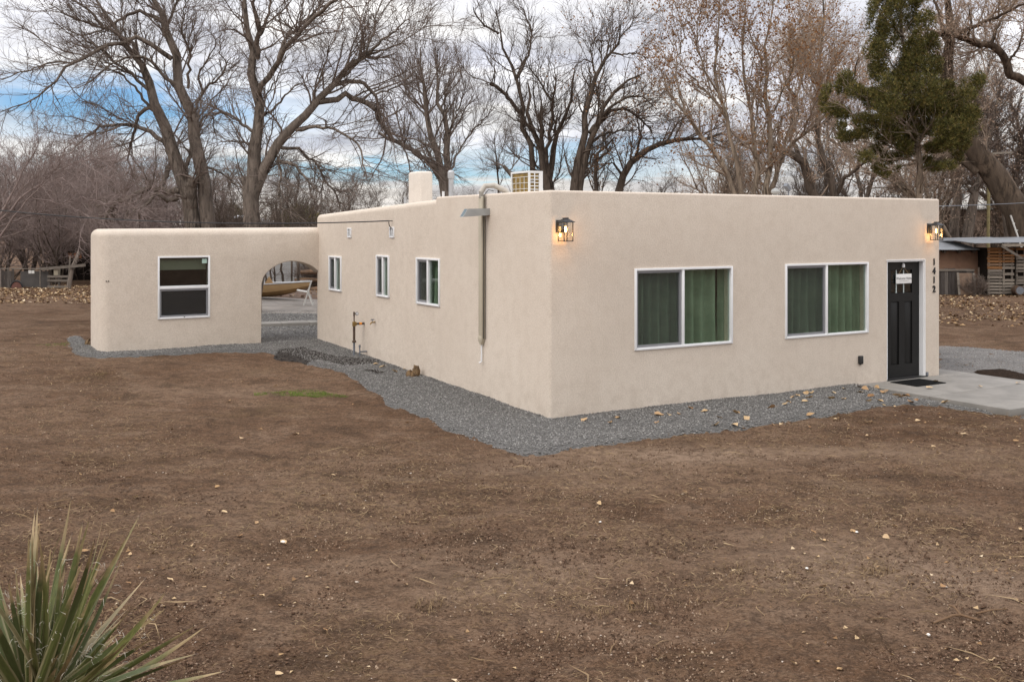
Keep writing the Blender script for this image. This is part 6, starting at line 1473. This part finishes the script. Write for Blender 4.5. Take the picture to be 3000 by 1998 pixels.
# upright bare trunks over the tin roofs
traced_tree('bare_tree', 'bare straight trunk left of two over the adobe shed', 49, [
    ('T', [(6455, 1560), (6462, 1300), (6470, 1100), (6440, 900), (6480, 700), (6500, 480)], 62, 14), ('L', [(6462, 1240), (6400, 1130), (6350, 1000)], 26, 8), ('L', [(6470, 1080), (6560, 900), (6600, 700)], 24, 7)], bk, 90, 900, 2400, 41, leaves=(1800, .08, M['paleleaf']))
traced_tree('bare_tree', 'bare trunk right of two over the adobe shed, forking towards the leaning tree', 48, [
    ('T', [(6532, 1570), (6560, 1400), (6590, 1280), (6620, 1120), (6680, 960), (6720, 780), (6760, 560)], 70, 14), ('L', [(6580, 1330), (6520, 1240), (6450, 1180)], 26, 10), ('L', [(6650, 1040), (6640, 860), (6600, 700)], 24, 8)], bk, 100, 900, 2400, 42, leaves=(1800, .08, M['paleleaf']))
traced_tree('bare_tree', 'slim bare tree with several upright stems at the right edge', 50, [
    ('T', [(6800, 1500), (6790, 1250), (6760, 1080), (6740, 900), (6700, 760)], 40, 10), ('T', [(6870, 1500), (6860, 1200), (6890, 1000), (6850, 800), (6830, 620)], 46, 10), ('T', [(6900, 1400), (6960, 1150), (6900, 960), (6930, 760)], 40, 10)], bk, 130, 1100, 2800, 43, leaves=(2400, .08, M['paleleaf']))
traced_tree('bare_tree', 'thin dark sapling with a bent side branch left of the condenser', 42, [
    ('T', [(3360, 1400), (3360, 1150), (3350, 1060), (3330, 960), (3350, 880)], 14, 4), ('L', [(3362, 1140), (3390, 1138), (3325, 1136)], 8, 4), ('L', [(3355, 1100), (3400, 1000), (3420, 900)], 6, 3)], bkd, 30, 260, 900, 44, l1=(.5, 1.2))
traced_tree('cut_tree', 'sawn leaning trunk with a pale cut end just left of the condenser', 40, [
    ('T', [(3520, 1400), (3470, 1190), (3400, 1120)], 40, 24), ('L', [(3440, 1160), (3500, 1080), (3520, 1000)], 10, 4)], bk, 14, 90, 300, 45, l1=(.4, 1.0))
# green juniper bush by the metal shed, small shrubs behind the arch
def bush(name, label, loc, rx, rz, n, m, L=.10):
    rng = np.random.default_rng(int(abs(loc[0] * 10))); c = nrm(rng.normal(0, 1, (n, 3))) * rng.uniform(0, 1, (n, 1)) ** .4; k = fbm(c[:, 0] * 2, c[:, 2] * 2 + c[:, 1], 1.6, 3, 2) > -.1; c = c[k]; n = len(c)
    P = c * np.array([rx, rx, rz]) + np.array([0, 0, rz * .95]); ax = nrm(c + np.array([0, 0, .6]) + rng.normal(0, .5, (n, 3))); s = nrm(np.cross(ax, rng.normal(0, 1, (n, 3)))) * L * .22
    V = np.stack([P - s, P + s, P + ax * L * 1.6], 1).reshape(-1, 3); F = np.arange(3 * n).reshape(-1, 3); t = thing(name, label, 'bush', loc)
    me = bpy.data.meshes.new('crown'); set_mesh(me, V, [F]); tag(link('crown', me, m, t), kind='stuff')
    MB().tube([(0, 0, -.2), (.03, .02, rz * .8)], [.09, .04], 7).build('trunk', M['barkdark'], t)
a = px(678, 640, 66); bush('juniper_bush', 'round green juniper bush behind the metal shed roof', (a[0], a[1], 0), 1.1, 2.1, 7000, M['juniper'], .16)
a = px(880, 640, 58); bush('juniper_bush', 'dull green bush against the left end of the tall house wall', (a[0], a[1], 0), 1.6, 2.0, 8000, M['juniper'], .14)
a = px(2850, 845, 39); sp_ = proto(131, 1.5, 9, 1.1, 200, 1300, 2600, (M['twigdark'], M['twig']), .018, l1=(.2, .6), l2=(.12, .35), l3=(.08, .2), tw=.004)
plant(sp_, 'brush_pile', 'tangled dry brush heaped against the pallet shed', None, X_at(2862, 38.6), 38.6, .62, .52, 'brush')
for k, (p, Y, lb) in enumerate([(890, 40.5, 'tangled brush over the logs behind the arch'), (925, 41.5, 'dark brush at the right edge of the arch view')]):
    plant(sp_, 'bare_shrub', lb, None, X_at(p, Y), Y, 1.0, None, 'shrub')
for k, p in enumerate((772, 788, 802, 822)):
    traced_tree('bare_tree', ('thin crooked trunk, first from the left in the arch', 'thin crooked trunk, second from the left in the arch', 'thin crooked trunk, third from the left in the arch', 'curving dark trunk by the block wall in the arch')[k], 41.5 + .3 * k,
        [('T', [(p * 2.306 + 14, 1880), (p * 2.306 + 4, 1800), (p * 2.306 - 8 + 6 * (k % 2), 1720), (p * 2.306 + 8 - 9 * (k % 2), 1640), (p * 2.306, 1500)], 12 + 4 * (k == 3), 8)], bkd, 4, 20, 50, 60 + k, l1=(.4, 1.2))
